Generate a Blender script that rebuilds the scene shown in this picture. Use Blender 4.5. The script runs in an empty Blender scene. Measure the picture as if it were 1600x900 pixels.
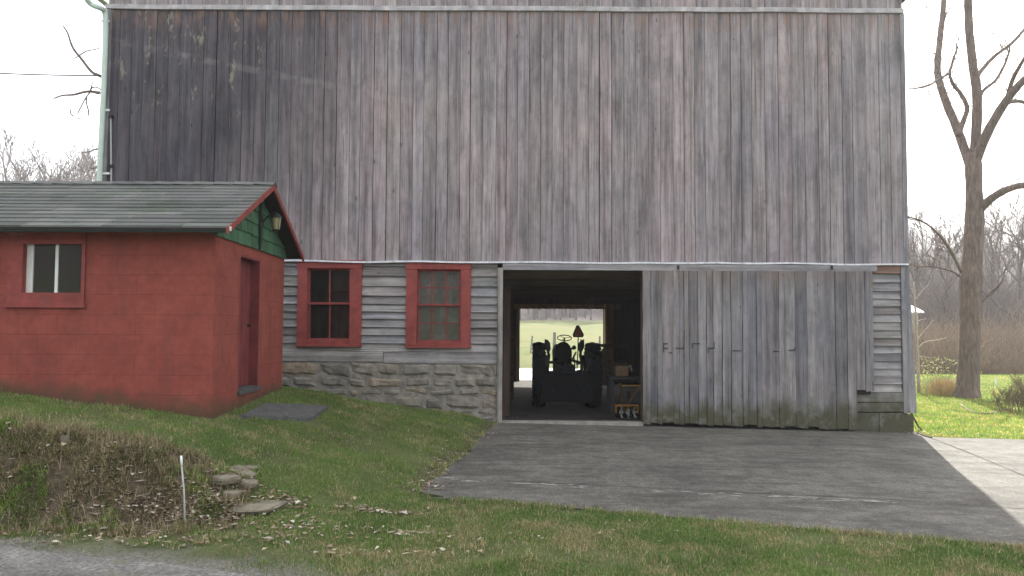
import bpy, math, random
import numpy as np
from mathutils import Vector, Matrix, noise as mnoise
R = math.radians
SC = bpy.context.scene
HAZE = .0011
COL = SC.collection
rng = random.Random(7)
nr = np.random.default_rng(11)

# ------------------------------------------------------------------ camera maths
F, TH, RO, EYE = 1200.0, math.atan(55/1200.0), R(0.30), 1.8
def ray(px, py):
    dx, dy = px-800, py-450
    x = dx*math.cos(RO)+dy*math.sin(RO); y = -dx*math.sin(RO)+dy*math.cos(RO)
    f = Vector((0, math.cos(TH), math.sin(TH))); u = Vector((0, -math.sin(TH), math.cos(TH)))
    return f + Vector((1,0,0))*(x/F) - u*(y/F)
def at(px, py, Y):
    d = ray(px, py); t = Y/d.y
    return Vector((0,0,EYE)) + d*t
def sm(a, b, x):
    t = np.clip((x-a)/(b-a), 0, 1); return t*t*(3-2*t)

# ------------------------------------------------------------------ terrain
def vnoise(x, y, s, seed=0):
    """smooth value noise, numpy"""
    x = np.asarray(x, float)*s+seed*17.3; y = np.asarray(y, float)*s+seed*9.1
    xi = np.floor(x); yi = np.floor(y); fx = x-xi; fy = y-yi
    fx = fx*fx*(3-2*fx); fy = fy*fy*(3-2*fy)
    def h(a, b):
        v = np.sin(a*127.1+b*311.7+seed*3.7)*43758.5453
        return v-np.floor(v)
    return (h(xi,yi)*(1-fx)+h(xi+1,yi)*fx)*(1-fy)+(h(xi,yi+1)*(1-fx)+h(xi+1,yi+1)*fx)*fy
def fbm(x, y, s, seed=0, n=3):
    t = 0; a = .5
    for i in range(n):
        t = t+a*vnoise(x, y, s*2**i, seed+i); a *= .5
    return t/(1-.5**n)
def xleft(y):
    y = np.asarray(y, float)
    base = -.23-(14-y)*.128+.55*sm(8.35, 7.75, y)
    return base+.22*(fbm(y, y*0, 1.2, 3)-.5)
def yfront(x): return 7.73-.255*np.asarray(x, float)+.10*(fbm(x, np.asarray(x)*0, 1.6, 5)-.5)
def yroad(x): return 4.84-.34*np.asarray(x, float)+.3*(fbm(x, np.asarray(x)*0, .9, 8)-.5)
def in_drive(x, y, m=0.0):
    x = np.asarray(x, float); y = np.asarray(y, float)
    return (x > xleft(y)+m) & (y > yfront(x)+m) & (y < np.where(x > 7.25, 13.4, 14.2)-m)
def bankw(x, y):
    """1 on the steep weedy bank beside the road"""
    return sm(6.35, 6.8, y)*(1-sm(7.35, 7.8, y))*(1-sm(-2.9, -2.1, x))
def H(x, y, fine=True):
    x = np.asarray(x, float); y = np.asarray(y, float)
    base = -.02*np.clip(x, 0, 12)
    yy = np.clip(y, 7.5, 14)
    d = np.clip(-.23-(14-yy)*.128-x, 0, 9)
    U = .118*d+.1*sm(0, .7, d)+.26*sm(1.2, 2.8, d)*(1-sm(12.3, 14, y))
    k = sm(-2.9, -1.2, x)
    w = sm(6.55-.2*k, 7.4+2.4*k, y+.25*(fbm(x, y, .9, 4)-.5)*(1-k))
    z = base+U*w
    # back field
    r = x/np.maximum(y, 1)
    door = 1-sm(.25, .45, r)
    field = -.15+.0355*np.clip(y-33, 0, 70)-.004*np.clip(x, -5, 12)*sm(50, 90, y)
    flat = -.12-.9*sm(30, 33, y)*(1-sm(44, 50, y))
    far = field*door+flat*(1-door)
    left = sm(.0, .5, -r)
    far = far+left*1.2*sm(26, 60, y)
    hill = sm(130, 380, y)*(27+8*sm(.3, .7, r))*(1-door)+sm(98, 300, y)*26*door+sm(80, 200, np.abs(x)+0*y)*6*sm(40, 90, y)
    kk = sm(24, 31, y)
    z = z*(1-kk)+far*kk+hill
    # unseen land raised behind the camera, added for dark window reflections
    z = z+.28*np.clip(-y-7, 0, 60)*sm(-7, -20, -np.abs(y)) if False else z+.26*np.clip(-y-7, 0, 60)
    if fine:
        b = bankw(x, y)
        z = z+.02*(fbm(x, y, 2.2, 1)-.5)+b*(.24*(fbm(x, y, 3.5, 2)-.5)+.10*(fbm(x, y, 10, 12)-.5))+.012*(fbm(x, y, 9, 6)-.5)
    return z
def Hf(x, y): return float(H(x, y))
def gpt(px, py):
    d = ray(px, py); o = Vector((0,0,EYE)); t = 4.5
    while t < 400:
        p = o+d*t
        if p.z < Hf(p.x, p.y): return p
        t += .02 if t < 30 else .3
    return p

# ------------------------------------------------------------------ materials
def new_mat(name):
    m = bpy.data.materials.new(name); m.use_nodes = True
    nt = m.node_tree; nt.nodes.clear()
    out = nt.nodes.new('ShaderNodeOutputMaterial'); b = nt.nodes.new('ShaderNodeBsdfPrincipled')
    nt.links.new(b.outputs[0], out.inputs[0]); b.inputs['Roughness'].default_value = .85
    b.inputs['Specular IOR Level'].default_value = .25
    return m, nt, b
class NT:
    def __init__(s, nt): s.nt = nt
    def n(s, t, **k):
        nd = s.nt.nodes.new(t)
        for a, v in k.items(): setattr(nd, a, v)
        return nd
    def lk(s, a, b): s.nt.links.new(a, b)
    def coord(s, kind='Object'): return s.n('ShaderNodeTexCoord').outputs[kind]
    def mapv(s, v, scale=(1,1,1), loc=None):
        m = s.n('ShaderNodeMapping'); m.inputs['Scale'].default_value = scale
        s.lk(v, m.inputs['Vector'])
        if loc is not None:
            if hasattr(loc, 'default_value'): s.lk(loc, m.inputs['Location'])
            else: m.inputs['Location'].default_value = loc
        return m.outputs[0]
    def noise(s, v, sc, det=4, rough=.6, dist=0.0):
        t = s.n('ShaderNodeTexNoise'); t.inputs['Scale'].default_value = sc; t.inputs['Detail'].default_value = det
        t.inputs['Roughness'].default_value = rough; t.inputs['Distortion'].default_value = dist
        s.lk(v, t.inputs['Vector']); return t.outputs['Fac']
    def vor(s, v, sc, feature='F1'):
        t = s.n('ShaderNodeTexVoronoi'); t.feature = feature; t.inputs['Scale'].default_value = sc; s.lk(v, t.inputs['Vector']); return t
    def ramp(s, f, stops, interp='LINEAR'):
        r = s.n('ShaderNodeValToRGB'); r.color_ramp.interpolation = interp; e = r.color_ramp.elements
        while len(e) < len(stops): e.new(.5)
        for i, (p, c) in enumerate(stops):
            e[i].position = p
            if not hasattr(c, '__len__'): c = (c, c, c)
            e[i].color = (*c, 1)
        s.lk(f, r.inputs[0]); return r.outputs[0]
    def mix(s, a, b, f, mode='MIX'):
        m = s.n('ShaderNodeMix'); m.data_type = 'RGBA'; m.blend_type = mode; m.clamp_factor = True
        for src, k in ((f, 0), (a, 6), (b, 7)):
            if hasattr(src, 'default_value'): s.lk(src, m.inputs[k])
            elif hasattr(src, '__len__'): m.inputs[k].default_value = (*src, 1)
            else: m.inputs[k].default_value = src if k == 0 else (src, src, src, 1)
        return m.outputs[2]
    def math(s, op, a, b=None, clamp=False):
        m = s.n('ShaderNodeMath', operation=op); m.use_clamp = clamp
        for i, v in enumerate((a, b)):
            if v is None: continue
            if hasattr(v, 'default_value'): s.lk(v, m.inputs[i])
            else: m.inputs[i].default_value = v
        return m.outputs[0]
    def rng(s, v, a, b, c=0, d=1):
        m = s.n('ShaderNodeMapRange'); m.inputs[1].default_value = a; m.inputs[2].default_value = b; m.inputs[3].default_value = c; m.inputs[4].default_value = d
        m.interpolation_type = 'SMOOTHSTEP'; s.lk(v, m.inputs[0]); return m.outputs[0]
    def sep(s, v):
        m = s.n('ShaderNodeSeparateXYZ'); s.lk(v, m.inputs[0]); return m.outputs
    def comb(s, x=0, y=0, z=0):
        m = s.n('ShaderNodeCombineXYZ')
        for i, v in enumerate((x, y, z)):
            if hasattr(v, 'default_value'): s.lk(v, m.inputs[i])
            else: m.inputs[i].default_value = v
        return m.outputs[0]
    def bump(s, h, b, st=.5, dist=.01, nrm=None):
        m = s.n('ShaderNodeBump'); m.inputs['Strength'].default_value = st; m.inputs['Distance'].default_value = dist
        s.lk(h, m.inputs['Height']); s.lk(m.outputs[0], b.inputs['Normal']); return m
    def island(s): return s.n('ShaderNodeNewGeometry').outputs['Random Per Island']

def wood(name, axis='z', tones=None, moss=None, stain=False, warm=None, streak=1.0, bright=1.0, worldpos=True):
    """weathered board wood, one tone per board; axis = direction of the grain"""
    m, nt, b = new_mat(name); t = NT(nt)
    co = t.n('ShaderNodeNewGeometry').outputs['Position'] if worldpos else t.coord()
    r = t.island()
    off = t.comb(t.math('MULTIPLY', r, 53.), t.math('MULTIPLY', r, 31.), t.math('MULTIPLY', r, 77.))
    S = {'z': lambda a, c: (a, a, c), 'x': lambda a, c: (c, a, a), 'y': lambda a, c: (a, c, a)}[axis]
    tones = tones or [(0, (.212,.193,.194)), (.25, (.252,.228,.228)), (.5, (.276,.246,.248)), (.75, (.236,.216,.218)), (1, (.295,.266,.266))]
    tones = [(p, tuple(v*bright for v in c)) for p, c in tones]
    c = t.ramp(r, tones)
    r2 = t.math('FRACT', t.math('MULTIPLY', r, 91.7))
    tint = t.ramp(r2, [(0, (.98,.99,1.03)), (.35, (1.01,1.0,.98)), (.65, (1.03,.985,1.01)), (1, (.97,1.01,1.0))])
    c = t.mix(c, tint, 1.0, 'MULTIPLY')
    gr = t.noise(t.mapv(co, S(46, 1.1), off), 1, 6, .65, .35)
    c = t.mix(c, t.ramp(gr, [(.25, .50), (.45, .92), (.62, 1.1), (.8, 1.4)]), .85*min(streak, 1), 'MULTIPLY')
    st = t.noise(t.mapv(co, S(9, .35), off), 1, 4, .6, .2)
    c = t.mix(c, t.ramp(st, [(.3, .48), (.5, 1.0), (.72, 1.42)]), .85, 'MULTIPLY')
    pt = t.noise(t.mapv(co, S(2.2, 1), off), 1.9, 6, .7, .4)
    c = t.mix(c, t.ramp(pt, [(.3, .60), (.5, 1.0), (.7, 1.32)]), .8, 'MULTIPLY')
    big = t.noise(co, .55, 4, .6)
    c = t.mix(c, t.ramp(big, [(.3, (.82,.84,.9)), (.5, (1,1,1)), (.7, (1.15,1.08,1.06))]), .8, 'MULTIPLY')
    # knots
    kv = t.vor(t.mapv(co, S(5.5, 1.7), off), 1)
    kd = t.math('ADD', kv.outputs['Distance'], t.math('MULTIPLY', t.noise(co, 40, 2), .05))
    kn = t.math('MULTIPLY', t.rng(kd, .055, .13, 1, 0), t.rng(t.sep(kv.outputs['Color'])[0], .45, .5, 0, 1))
    c = t.mix(c, (.05,.042,.04), t.math('MULTIPLY', kn, .75))
    # small cracks
    cr = t.noise(t.mapv(co, S(75, .9), off), 1, 2, .5, .6)
    ck = t.rng(cr, .64, .70, 0, .7)
    c = t.mix(c, (.03,.028,.03), ck)
    p = t.sep(co)
    if stain:
        d = t.math('ADD', p[0], t.math('MULTIPLY', t.math('SUBTRACT', p[2], 5.5), -.45))
        d = t.math('ADD', d, t.math('MULTIPLY', t.noise(t.mapv(co, (1.6,1,.35)), 1, 4), 2.6))
        k = t.rng(d, -4.2, -.2, .95, 0)
        c = t.mix(c, t.mix(c, (.28,.29,.33), 1.0, 'MULTIPLY'), k)
        # pale bald patches on the darkened boards and light mottling near the top
        bp = t.noise(t.mapv(co, (4.2,1,1.5)), 1, 4, .7)
        k2 = t.math('MULTIPLY', t.rng(bp, .57, .66, 0, .6), t.math('MULTIPLY', t.rng(p[0], -4.0, -5.2, 0, 1), t.rng(p[2], 5.2, 6.2, 0, 1)))
        c = t.mix(c, (.30,.27,.21), k2)
        # warm unweathered wood under the trim board
        k3 = t.math('MULTIPLY', t.rng(p[2], 7.1, 7.5, 0, .55), t.rng(t.noise(t.mapv(co, (7,1,1.2)), 1, 3), .45, .62, 0, 1))
        c = t.mix(c, (.26,.16,.115), k3)
        # pale diagonal band across the boards: rub mark, partly lens flare painted in
        ln = t.math('ADD', p[2], t.math('MULTIPLY', p[0], .20))
        ln = t.math('ABSOLUTE', t.math('SUBTRACT', ln, 5.48))
        k4 = t.math('MULTIPLY', t.rng(ln, .03, .10, .16, 0), t.rng(t.noise(t.mapv(co, (3,1,3)), 1, 3), .42, .6, 0, 1))
        c = t.mix(c, (.40,.37,.35), t.math('MULTIPLY', k4, t.rng(p[0], -.5, -2.5, 0, 1)))
        # red-stained remains in some boards
        k5 = t.rng(t.noise(t.mapv(co, S(6, .6), off), 1, 3), .6, .72, 0, .16)
        c = t.mix(c, (.26,.14,.12), k5)
    if moss:
        z0, z1 = moss
        mz = t.math('ADD', p[2], t.math('MULTIPLY', t.noise(t.mapv(co, (5,5,2)), 1, 4), -.75))
        k = t.rng(mz, z0-.35, z1-.35, .92, 0)
        c = t.mix(c, t.mix((.045,.055,.022), (.085,.075,.05), t.noise(co, 14, 4)), k)
        k = t.math('MULTIPLY', t.rng(t.noise(co, 3.5, 4), .52, .66, 0, .55), t.rng(p[2], z1+.1, z1+.7, 1, 0))
        c = t.mix(c, (.17,.165,.15), k)
    if warm:
        z0, z1, colr = warm
        wz = t.math('ADD', p[2], t.math('MULTIPLY', t.noise(t.mapv(co, (8,8,.6)), 1, 3), 1.2))
        c = t.mix(c, colr, t.rng(wz, z0+.6, z1+.6, 0, .55))
    t.lk(c, b.inputs['Base Color']); b.inputs['Roughness'].default_value = .9
    hh = t.math('ADD', t.math('MULTIPLY', gr, .6), t.math('MULTIPLY', ck, -.6))
    t.bump(hh, b, .55, .006)
    return m
def flat(name, col, rough=.7, var=.18, sc=6, metal=0, bumpd=.002, isl=False, spec=.25, dirt=None):
    m, nt, b = new_mat(name); t = NT(nt); co = t.coord()
    n = t.noise(co, sc, 5, .65)
    c = t.ramp(n, [(.25, tuple(v*(1-var*1.6) for v in col)), (.5, col), (.75, tuple(v*(1+var*1.4) for v in col))])
    if isl: c = t.mix(c, t.ramp(t.island(), [(0, .68), (.5, 1.0), (1, 1.32)]), 1.0, 'MULTIPLY')
    if dirt: c = t.mix(c, dirt, t.rng(t.noise(co, sc*.6, 5, .7), .5, .7, 0, .6))
    t.lk(c, b.inputs['Base Color']); b.inputs['Roughness'].default_value = rough; b.inputs['Metallic'].default_value = metal
    b.inputs['Specular IOR Level'].default_value = spec
    t.bump(t.noise(co, sc*6, 4), b, .4, bumpd)
    return m
def vcol(name, rough=.8, trans=0.0):
    m, nt, b = new_mat(name); t = NT(nt)
    a = t.n('ShaderNodeAttribute'); a.attribute_name = 'Col'
    t.lk(a.outputs['Color'], b.inputs['Base Color']); b.inputs['Roughness'].default_value = rough
    b.inputs['Specular IOR Level'].default_value = .15
    if trans:
        tr = t.n('ShaderNodeBsdfTranslucent'); t.lk(a.outputs['Color'], tr.inputs[0])
        mx = t.n('ShaderNodeMixShader'); mx.inputs[0].default_value = trans
        t.lk(b.outputs[0], mx.inputs[1]); t.lk(tr.outputs[0], mx.inputs[2])
        out = [n for n in nt.nodes if n.type == 'OUTPUT_MATERIAL'][0]; t.lk(mx.outputs[0], out.inputs[0])
    return m

M = {}
M['siding'] = wood('weathered_siding', 'z', stain=True)
M['gable_siding'] = wood('weathered_gable_siding', 'z', bright=1.05)
M['clap'] = wood('weathered_clapboard', 'x', tones=[(0, (.17,.155,.14)), (.3, (.23,.225,.215)), (.6, (.26,.255,.25)), (1, (.20,.20,.205))], bright=1.12)
M['clap_dark'] = wood('mossy_clapboard', 'x', tones=[(0, (.15,.145,.13)), (.5, (.21,.21,.20)), (1, (.18,.185,.18))], moss=(.15, .75))
M['doorwood'] = wood('sliding_door_wood', 'z', tones=[(0, (.11,.112,.118)), (.25, (.165,.160,.165)), (.5, (.215,.205,.20)), (.75, (.145,.143,.15)), (1, (.24,.228,.22))], moss=(.12, .5), warm=(2.3, 3.0, (.17,.12,.085)), bright=1.1)
M['trimwood'] = wood('grey_trim_wood', 'x', tones=[(0, (.22,.215,.225)), (1, (.27,.265,.27))])
M['postwood'] = wood('grey_post_wood', 'z', tones=[(0, (.24,.23,.215)), (1, (.30,.285,.26))])
M['corner'] = wood('grey_corner_wood', 'z', tones=[(0, (.20,.205,.215)), (1, (.25,.25,.26))], moss=(0, .25))
M['rust_board'] = wood('rusty_brown_board', 'x', tones=[(0, (.22,.14,.11)), (1, (.25,.16,.12))])
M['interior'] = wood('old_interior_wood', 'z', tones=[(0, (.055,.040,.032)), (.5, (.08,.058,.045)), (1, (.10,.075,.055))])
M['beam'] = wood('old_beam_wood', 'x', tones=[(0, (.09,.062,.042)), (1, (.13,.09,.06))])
M['jamb'] = wood('brown_jamb_wood', 'z', tones=[(0, (.26,.16,.09)), (1, (.32,.20,.12))])
M['backing'] = flat('dark_sheathing', (.022,.02,.02), .95, .2)
M['flashing'] = flat('bare_metal_flashing', (.55,.56,.58), .45, .25, 9, metal=.5)
M['trimpale'] = flat('pale_painted_trim', (.38,.37,.38), .7, .3, 5, dirt=(.22,.20,.19))
M['downspout'] = flat('pale_green_painted_metal', (.50,.60,.54), .5, .08, 5)
M['redtrim'] = flat('faded_red_trim_paint', (.235,.052,.045), .65, .22, 7, dirt=(.17,.06,.05))
M['red_dark'] = flat('dark_red_door_paint', (.16,.036,.036), .65, .2, 5)
M['green_sh'] = flat('green_painted_shingle', (.050,.115,.062), .8, .2, 9, isl=True)
M['green_dk'] = flat('dark_green_trim', (.012,.026,.018), .8, .2, 9)
M['metal_dk'] = flat('dark_metal', (.03,.03,.032), .5, .2, 12, metal=.4)
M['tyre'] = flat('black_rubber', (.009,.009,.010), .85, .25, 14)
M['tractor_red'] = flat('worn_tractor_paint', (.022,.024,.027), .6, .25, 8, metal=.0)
M['rim'] = flat('faded_rim_paint', (.20,.19,.17), .6, .2, 9)
M['yellow'] = flat('orange_yellow_machine_paint', (.34,.17,.03), .5, .15, 9)
M['engine'] = flat('greasy_engine_metal', (.05,.045,.04), .55, .3, 20, metal=.3)
M['orange'] = flat('faded_orange_reflective', (.16,.045,.02), .5, .1, 5)
M['sack'] = flat('brown_burlap', (.22,.15,.09), .95, .25, 20, bumpd=.006)
M['bench'] = flat('grimy_bench_wood', (.05,.05,.05), .8, .25, 12)
M['white'] = flat('weathered_white_paint', (.70,.72,.70), .5, .08, 8)
M['cream'] = flat('stained_lamp_glass', (.34,.30,.17), .35, .1, 8)
M['rock'] = flat('lichen_sandstone', (.15,.135,.10), .95, .45, 7, bumpd=.012, isl=True)
M['slab'] = flat('dark_mossy_flagstone', (.085,.085,.085), .9, .3, 8, bumpd=.006, dirt=(.05,.065,.03))
M['farwall'] = flat('cream_far_wall', (.50,.48,.43), .8, .1, 2)
M['farroof'] = flat('white_metal_roof', (.85,.86,.87), .4, .05, 1)
M['wire'] = flat('black_cable', (.03,.03,.03), .6, .1, 9)
M['rod'] = flat('grey_metal_rod', (.36,.36,.35), .5, .15, 20)
M['blanket'] = flat('dusty_grey_board_behind_glass', (.34,.30,.26), .9, .25, 7)

def bark(name, c1, c2, sc=1.0):
    m, nt, b = new_mat(name); t = NT(nt); co = t.coord()
    n = t.noise(t.mapv(co, (18*sc, 18*sc, 3.2*sc)), 1, 5, .65, .3); g = t.noise(co, 1.3, 3)
    c = t.mix(t.ramp(n, [(.3, tuple(v*.55 for v in c1)), (.5, c1), (.7, c2)]), t.ramp(g, [(.35, (.82,.85,.8)), (.65, (1.12,1.05,1.02))]), .8, 'MULTIPLY')
    t.lk(c, b.inputs['Base Color']); b.inputs['Roughness'].default_value = .95
    t.bump(n, b, .8, .02); return m
M['bark'] = bark('grey_brown_bark', (.155,.122,.105), (.24,.195,.17))
M['bark_far'] = bark('far_bark', (.115,.088,.080), (.165,.130,.118))
M['bark_pale'] = bark('pale_sapling_bark', (.42,.38,.32), (.60,.56,.50), 3)
M['twig'] = bark('brown_twigs', (.16,.115,.085), (.24,.175,.13), 3)

def m_block():
    m, nt, b = new_mat('red_painted_block'); t = NT(nt); co = t.coord(); p = t.sep(co)
    geo = t.n('ShaderNodeNewGeometry'); nx = t.math('ABSOLUTE', t.sep(t.n('ShaderNodeTexCoord').outputs['Normal'])[0])
    side = t.math('GREATER_THAN', nx, .7)
    u = t.math('ADD', t.math('MULTIPLY', p[1], side), t.math('MULTIPLY', p[0], t.math('SUBTRACT', 1., side)))
    bk = t.n('ShaderNodeTexBrick'); bk.inputs['Scale'].default_value = 1
    bk.inputs['Brick Width'].default_value = .46; bk.inputs['Row Height'].default_value = .235
    bk.inputs['Mortar Size'].default_value = .006; bk.inputs['Mortar Smooth'].default_value = .8
    wob = t.math('MULTIPLY', t.noise(co, 3, 3), .014)
    t.lk(t.comb(u, t.math('ADD', p[2], wob), 0), bk.inputs['Vector'])
    mort = bk.outputs['Fac']
    n = t.noise(co, 2.2, 5, .7); n2 = t.noise(co, 11, 4, .6)
    c = t.ramp(n, [(.3, (.185,.046,.035)), (.5, (.235,.058,.043)), (.7, (.285,.076,.055))])
    c = t.mix(c, t.ramp(n2, [(.3, .86), (.7, 1.14)]), .8, 'MULTIPLY')
    c = t.mix(c, (.17,.036,.03), t.math('MULTIPLY', mort, t.rng(t.noise(co, 1.7, 3), 0.35, .6, .1, .75)))
    # scuffs showing pale and dark green algae by the ground
    c = t.mix(c, (.33,.16,.13), t.rng(t.noise(t.mapv(co, (3,3,8)), 1, 5, .7), .66, .72, 0, .35))
    g = t.math('ADD', t.math('SUBTRACT', p[2], t.math('MULTIPLY', p[0], -.11)), t.math('MULTIPLY', t.noise(co, 4, 5), -.5))
    c = t.mix(c, (.06,.055,.030), t.rng(g, .42, .70, .8, 0))
    # rain streaks
    c = t.mix(c, (.17,.05,.042), t.rng(t.noise(t.mapv(co, (5,5,.5)), 1, 4), .52, .7, 0, .4))
    t.lk(c, b.inputs['Base Color']); b.inputs['Roughness'].default_value = .82
    h = t.math('ADD', t.math('MULTIPLY', mort, -1.), t.math('MULTIPLY', t.noise(co, 70, 3), .35))
    t.bump(h, b, .5, .006); return m
M['block'] = m_block()
def m_shingle():
    m, nt, b = new_mat('grey_green_asphalt_shingle'); t = NT(nt); co = t.coord()
    c = t.ramp(t.island(), [(0, (.088,.092,.088)), (.5, (.118,.121,.116)), (1, (.155,.158,.15))])
    c = t.mix(c, t.ramp(t.noise(co, 1.5, 5, .7), [(.35, (.62,.72,.6)), (.55, (1,1,1)), (.7, (1.2,1.15,1.15))]), .8, 'MULTIPLY')
    c = t.mix(c, t.ramp(t.noise(co, 120, 2), [(.35, .7), (.65, 1.3)]), .7, 'MULTIPLY')
    c = t.mix(c, (.06,.085,.035), t.rng(t.noise(co, 2.7, 5, .7), .56, .7, 0, .55))
    t.lk(c, b.inputs['Base Color']); b.inputs['Roughness'].default_value = .95
    t.bump(t.noise(co, 150, 2), b, .5, .003); return m
M['shingle'] = m_shingle()
def m_stone():
    m, nt, b = new_mat('rubble_sandstone'); t = NT(nt); co = t.coord(); r = t.island()
    c = t.ramp(r, [(0, (.19,.175,.155)), (.3, (.225,.205,.17)), (.55, (.205,.195,.175)), (.8, (.25,.20,.14)), (.9, (.235,.21,.175)), (1, (.19,.178,.165))])
    c = t.mix(c, t.ramp(t.noise(co, 6, 6, .7), [(.3, .55), (.5, 1.0), (.7, 1.4)]), .9, 'MULTIPLY')
    c = t.mix(c, (.07,.07,.065), t.rng(t.noise(co, 1.8, 5, .7), .5, .68, 0, .6))
    c = t.mix(c, (.065,.08,.035), t.rng(t.noise(co, 3.1, 5, .7), .6, .75, 0, .5))
    t.lk(c, b.inputs['Base Color']); b.inputs['Roughness'].default_value = .95
    t.bump(t.noise(co, 16, 6, .7), b, .8, .02); return m
M['stone'] = m_stone()
M['mortar'] = flat('crumbling_mortar', (.23,.215,.19), .95, .35, 9, bumpd=.02)
def m_concrete(name='worn_concrete', base=(.108,.103,.090), dark=(.058,.055,.047)):
    m, nt, b = new_mat(name); t = NT(nt); co = t.coord(); p = t.sep(co)
    c = t.ramp(t.noise(co, .8, 6, .72), [(.32, tuple(v*.62 for v in base)), (.5, base), (.68, tuple(v*1.25 for v in base))])
    st = t.noise(t.mapv(co, (.9, 3.4, 1)), 1, 6, .7, .5)
    c = t.mix(c, dark, t.rng(st, .45, .62, 0, .72))
    c = t.mix(c, tuple(v*1.45 for v in base), t.rng(t.noise(t.mapv(co, (1.2, 4.5, 1), (7,3,0)), 1, 6, .75, .3), .6, .72, 0, .5))
    c = t.mix(c, t.ramp(t.noise(co, 30, 5, .75), [(.3, .55), (.5, 1.), (.7, 1.5)]), .85, 'MULTIPLY')
    c = t.mix(c, (.035,.033,.028), t.rng(t.noise(co, 22, 3, .6), .68, .74, 0, .6))
    c = t.mix(c, t.ramp(t.noise(co, 5.5, 6, .75), [(.35, .70), (.5, 1.), (.65, 1.32)]), .8, 'MULTIPLY')
    ag = t.vor(co, 120); c = t.mix(c, t.ramp(t.sep(ag.outputs['Color'])[0], [(0, .62), (.6, 1.), (1, 1.6)]), .6, 'MULTIPLY')
    # wandering hairline cracks
    v = t.n('ShaderNodeTexVoronoi'); v.feature = 'DISTANCE_TO_EDGE'; v.inputs['Scale'].default_value = .42
    ds = t.n('ShaderNodeVectorMath', operation='ADD'); t.lk(co, ds.inputs[0])
    nn = t.n('ShaderNodeTexNoise'); nn.inputs['Scale'].default_value = 1.6; nn.inputs['Detail'].default_value = 5; t.lk(co, nn.inputs['Vector'])
    t.lk(nn.outputs['Color'], ds.inputs[1]); t.lk(ds.outputs[0], v.inputs['Vector'])
    ck = t.math('MULTIPLY', t.rng(v.outputs['Distance'], .001, .005, .7, 0), t.rng(t.noise(co, .7, 3), .5, .62, 0, 1))
    c = t.mix(c, (.05,.048,.035), ck)
    t.lk(c, b.inputs['Base Color']); b.inputs['Roughness'].default_value = .88
    t.bump(t.math('ADD', t.noise(co, 60, 4), t.math('MULTIPLY', ck, -1.)), b, .4, .004); return m
M['concrete'] = m_concrete()
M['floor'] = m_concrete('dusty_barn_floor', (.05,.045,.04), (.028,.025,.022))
def m_road():
    m, nt, b = new_mat('worn_chip_road'); t = NT(nt); co = t.coord()
    c = t.ramp(t.noise(co, 1.1, 5, .7), [(.35, (.09,.088,.08)), (.55, (.15,.147,.135)), (.7, (.23,.225,.205))])
    v = t.vor(co, 55); c = t.mix(c, t.ramp(t.sep(v.outputs['Color'])[0], [(0, .5), (.5, 1.), (1, 1.7)]), .7, 'MULTIPLY')
    c = t.mix(c, (.12,.12,.05), t.rng(t.noise(co, 3, 5, .7), .58, .7, 0, .5))
    t.lk(c, b.inputs['Base Color']); t.bump(v.outputs['Distance'], b, .6, .012); return m
M['road'] = m_road()
def m_ground():
    m, nt, b = new_mat('turf_and_soil'); t = NT(nt); co = t.coord(); p = t.sep(co)
    g = t.ramp(t.noise(co, 1.6, 6, .7), [(.3, (.055,.062,.028)), (.48, (.080,.100,.036)), (.62, (.11,.125,.05)), (.75, (.15,.135,.08))])
    g = t.mix(g, t.ramp(t.noise(co, 45, 4, .7), [(.3, .5), (.5, 1.), (.7, 1.5)]), .8, 'MULTIPLY')
    g = t.mix(g, (.10,.085,.060), t.rng(t.noise(co, 2.9, 6, .72), .55, .70, 0, .75))
    # weedy bank soil and the road verge
    a = t.n('ShaderNodeAttribute'); a.attribute_name = 'Zone'; z = t.sep(a.outputs['Color'])
    soil = t.ramp(t.noise(co, 9, 6, .75), [(.3, (.035,.028,.02)), (.5, (.085,.068,.045)), (.7, (.15,.125,.08))])
    c = t.mix(g, soil, z[0])
    grav = t.ramp(t.noise(co, 28, 5, .75), [(.3, (.07,.065,.05)), (.5, (.15,.145,.125)), (.7, (.27,.26,.24))])
    c = t.mix(c, grav, z[1])
    # far wooded hillside floor
    wood_ = t.ramp(t.noise(co, .09, 6, .75), [(.3, (.045,.035,.033)), (.5, (.075,.058,.054)), (.7, (.10,.082,.07))])
    c = t.mix(c, wood_, z[2])
    # dry field colours far off
    fld = t.ramp(t.noise(co, .05, 5, .6), [(.35, (.070,.105,.022)), (.5, (.115,.125,.038)), (.65, (.155,.135,.058))])
    c = t.mix(c, fld, t.math('MULTIPLY', t.rng(p[1], 30, 42, 0, .75), t.math('SUBTRACT', 1., z[2])))
    t.lk(c, b.inputs['Base Color']); b.inputs['Roughness'].default_value = .95; b.inputs['Specular IOR Level'].default_value = .1
    t.bump(t.noise(co, 30, 5, .7), b, .7, .03); return m
M['ground'] = m_ground()
M['grass'] = vcol('grass_blades', .8, .25)
M['leaf'] = vcol('dead_leaf', .85, .1)
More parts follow.
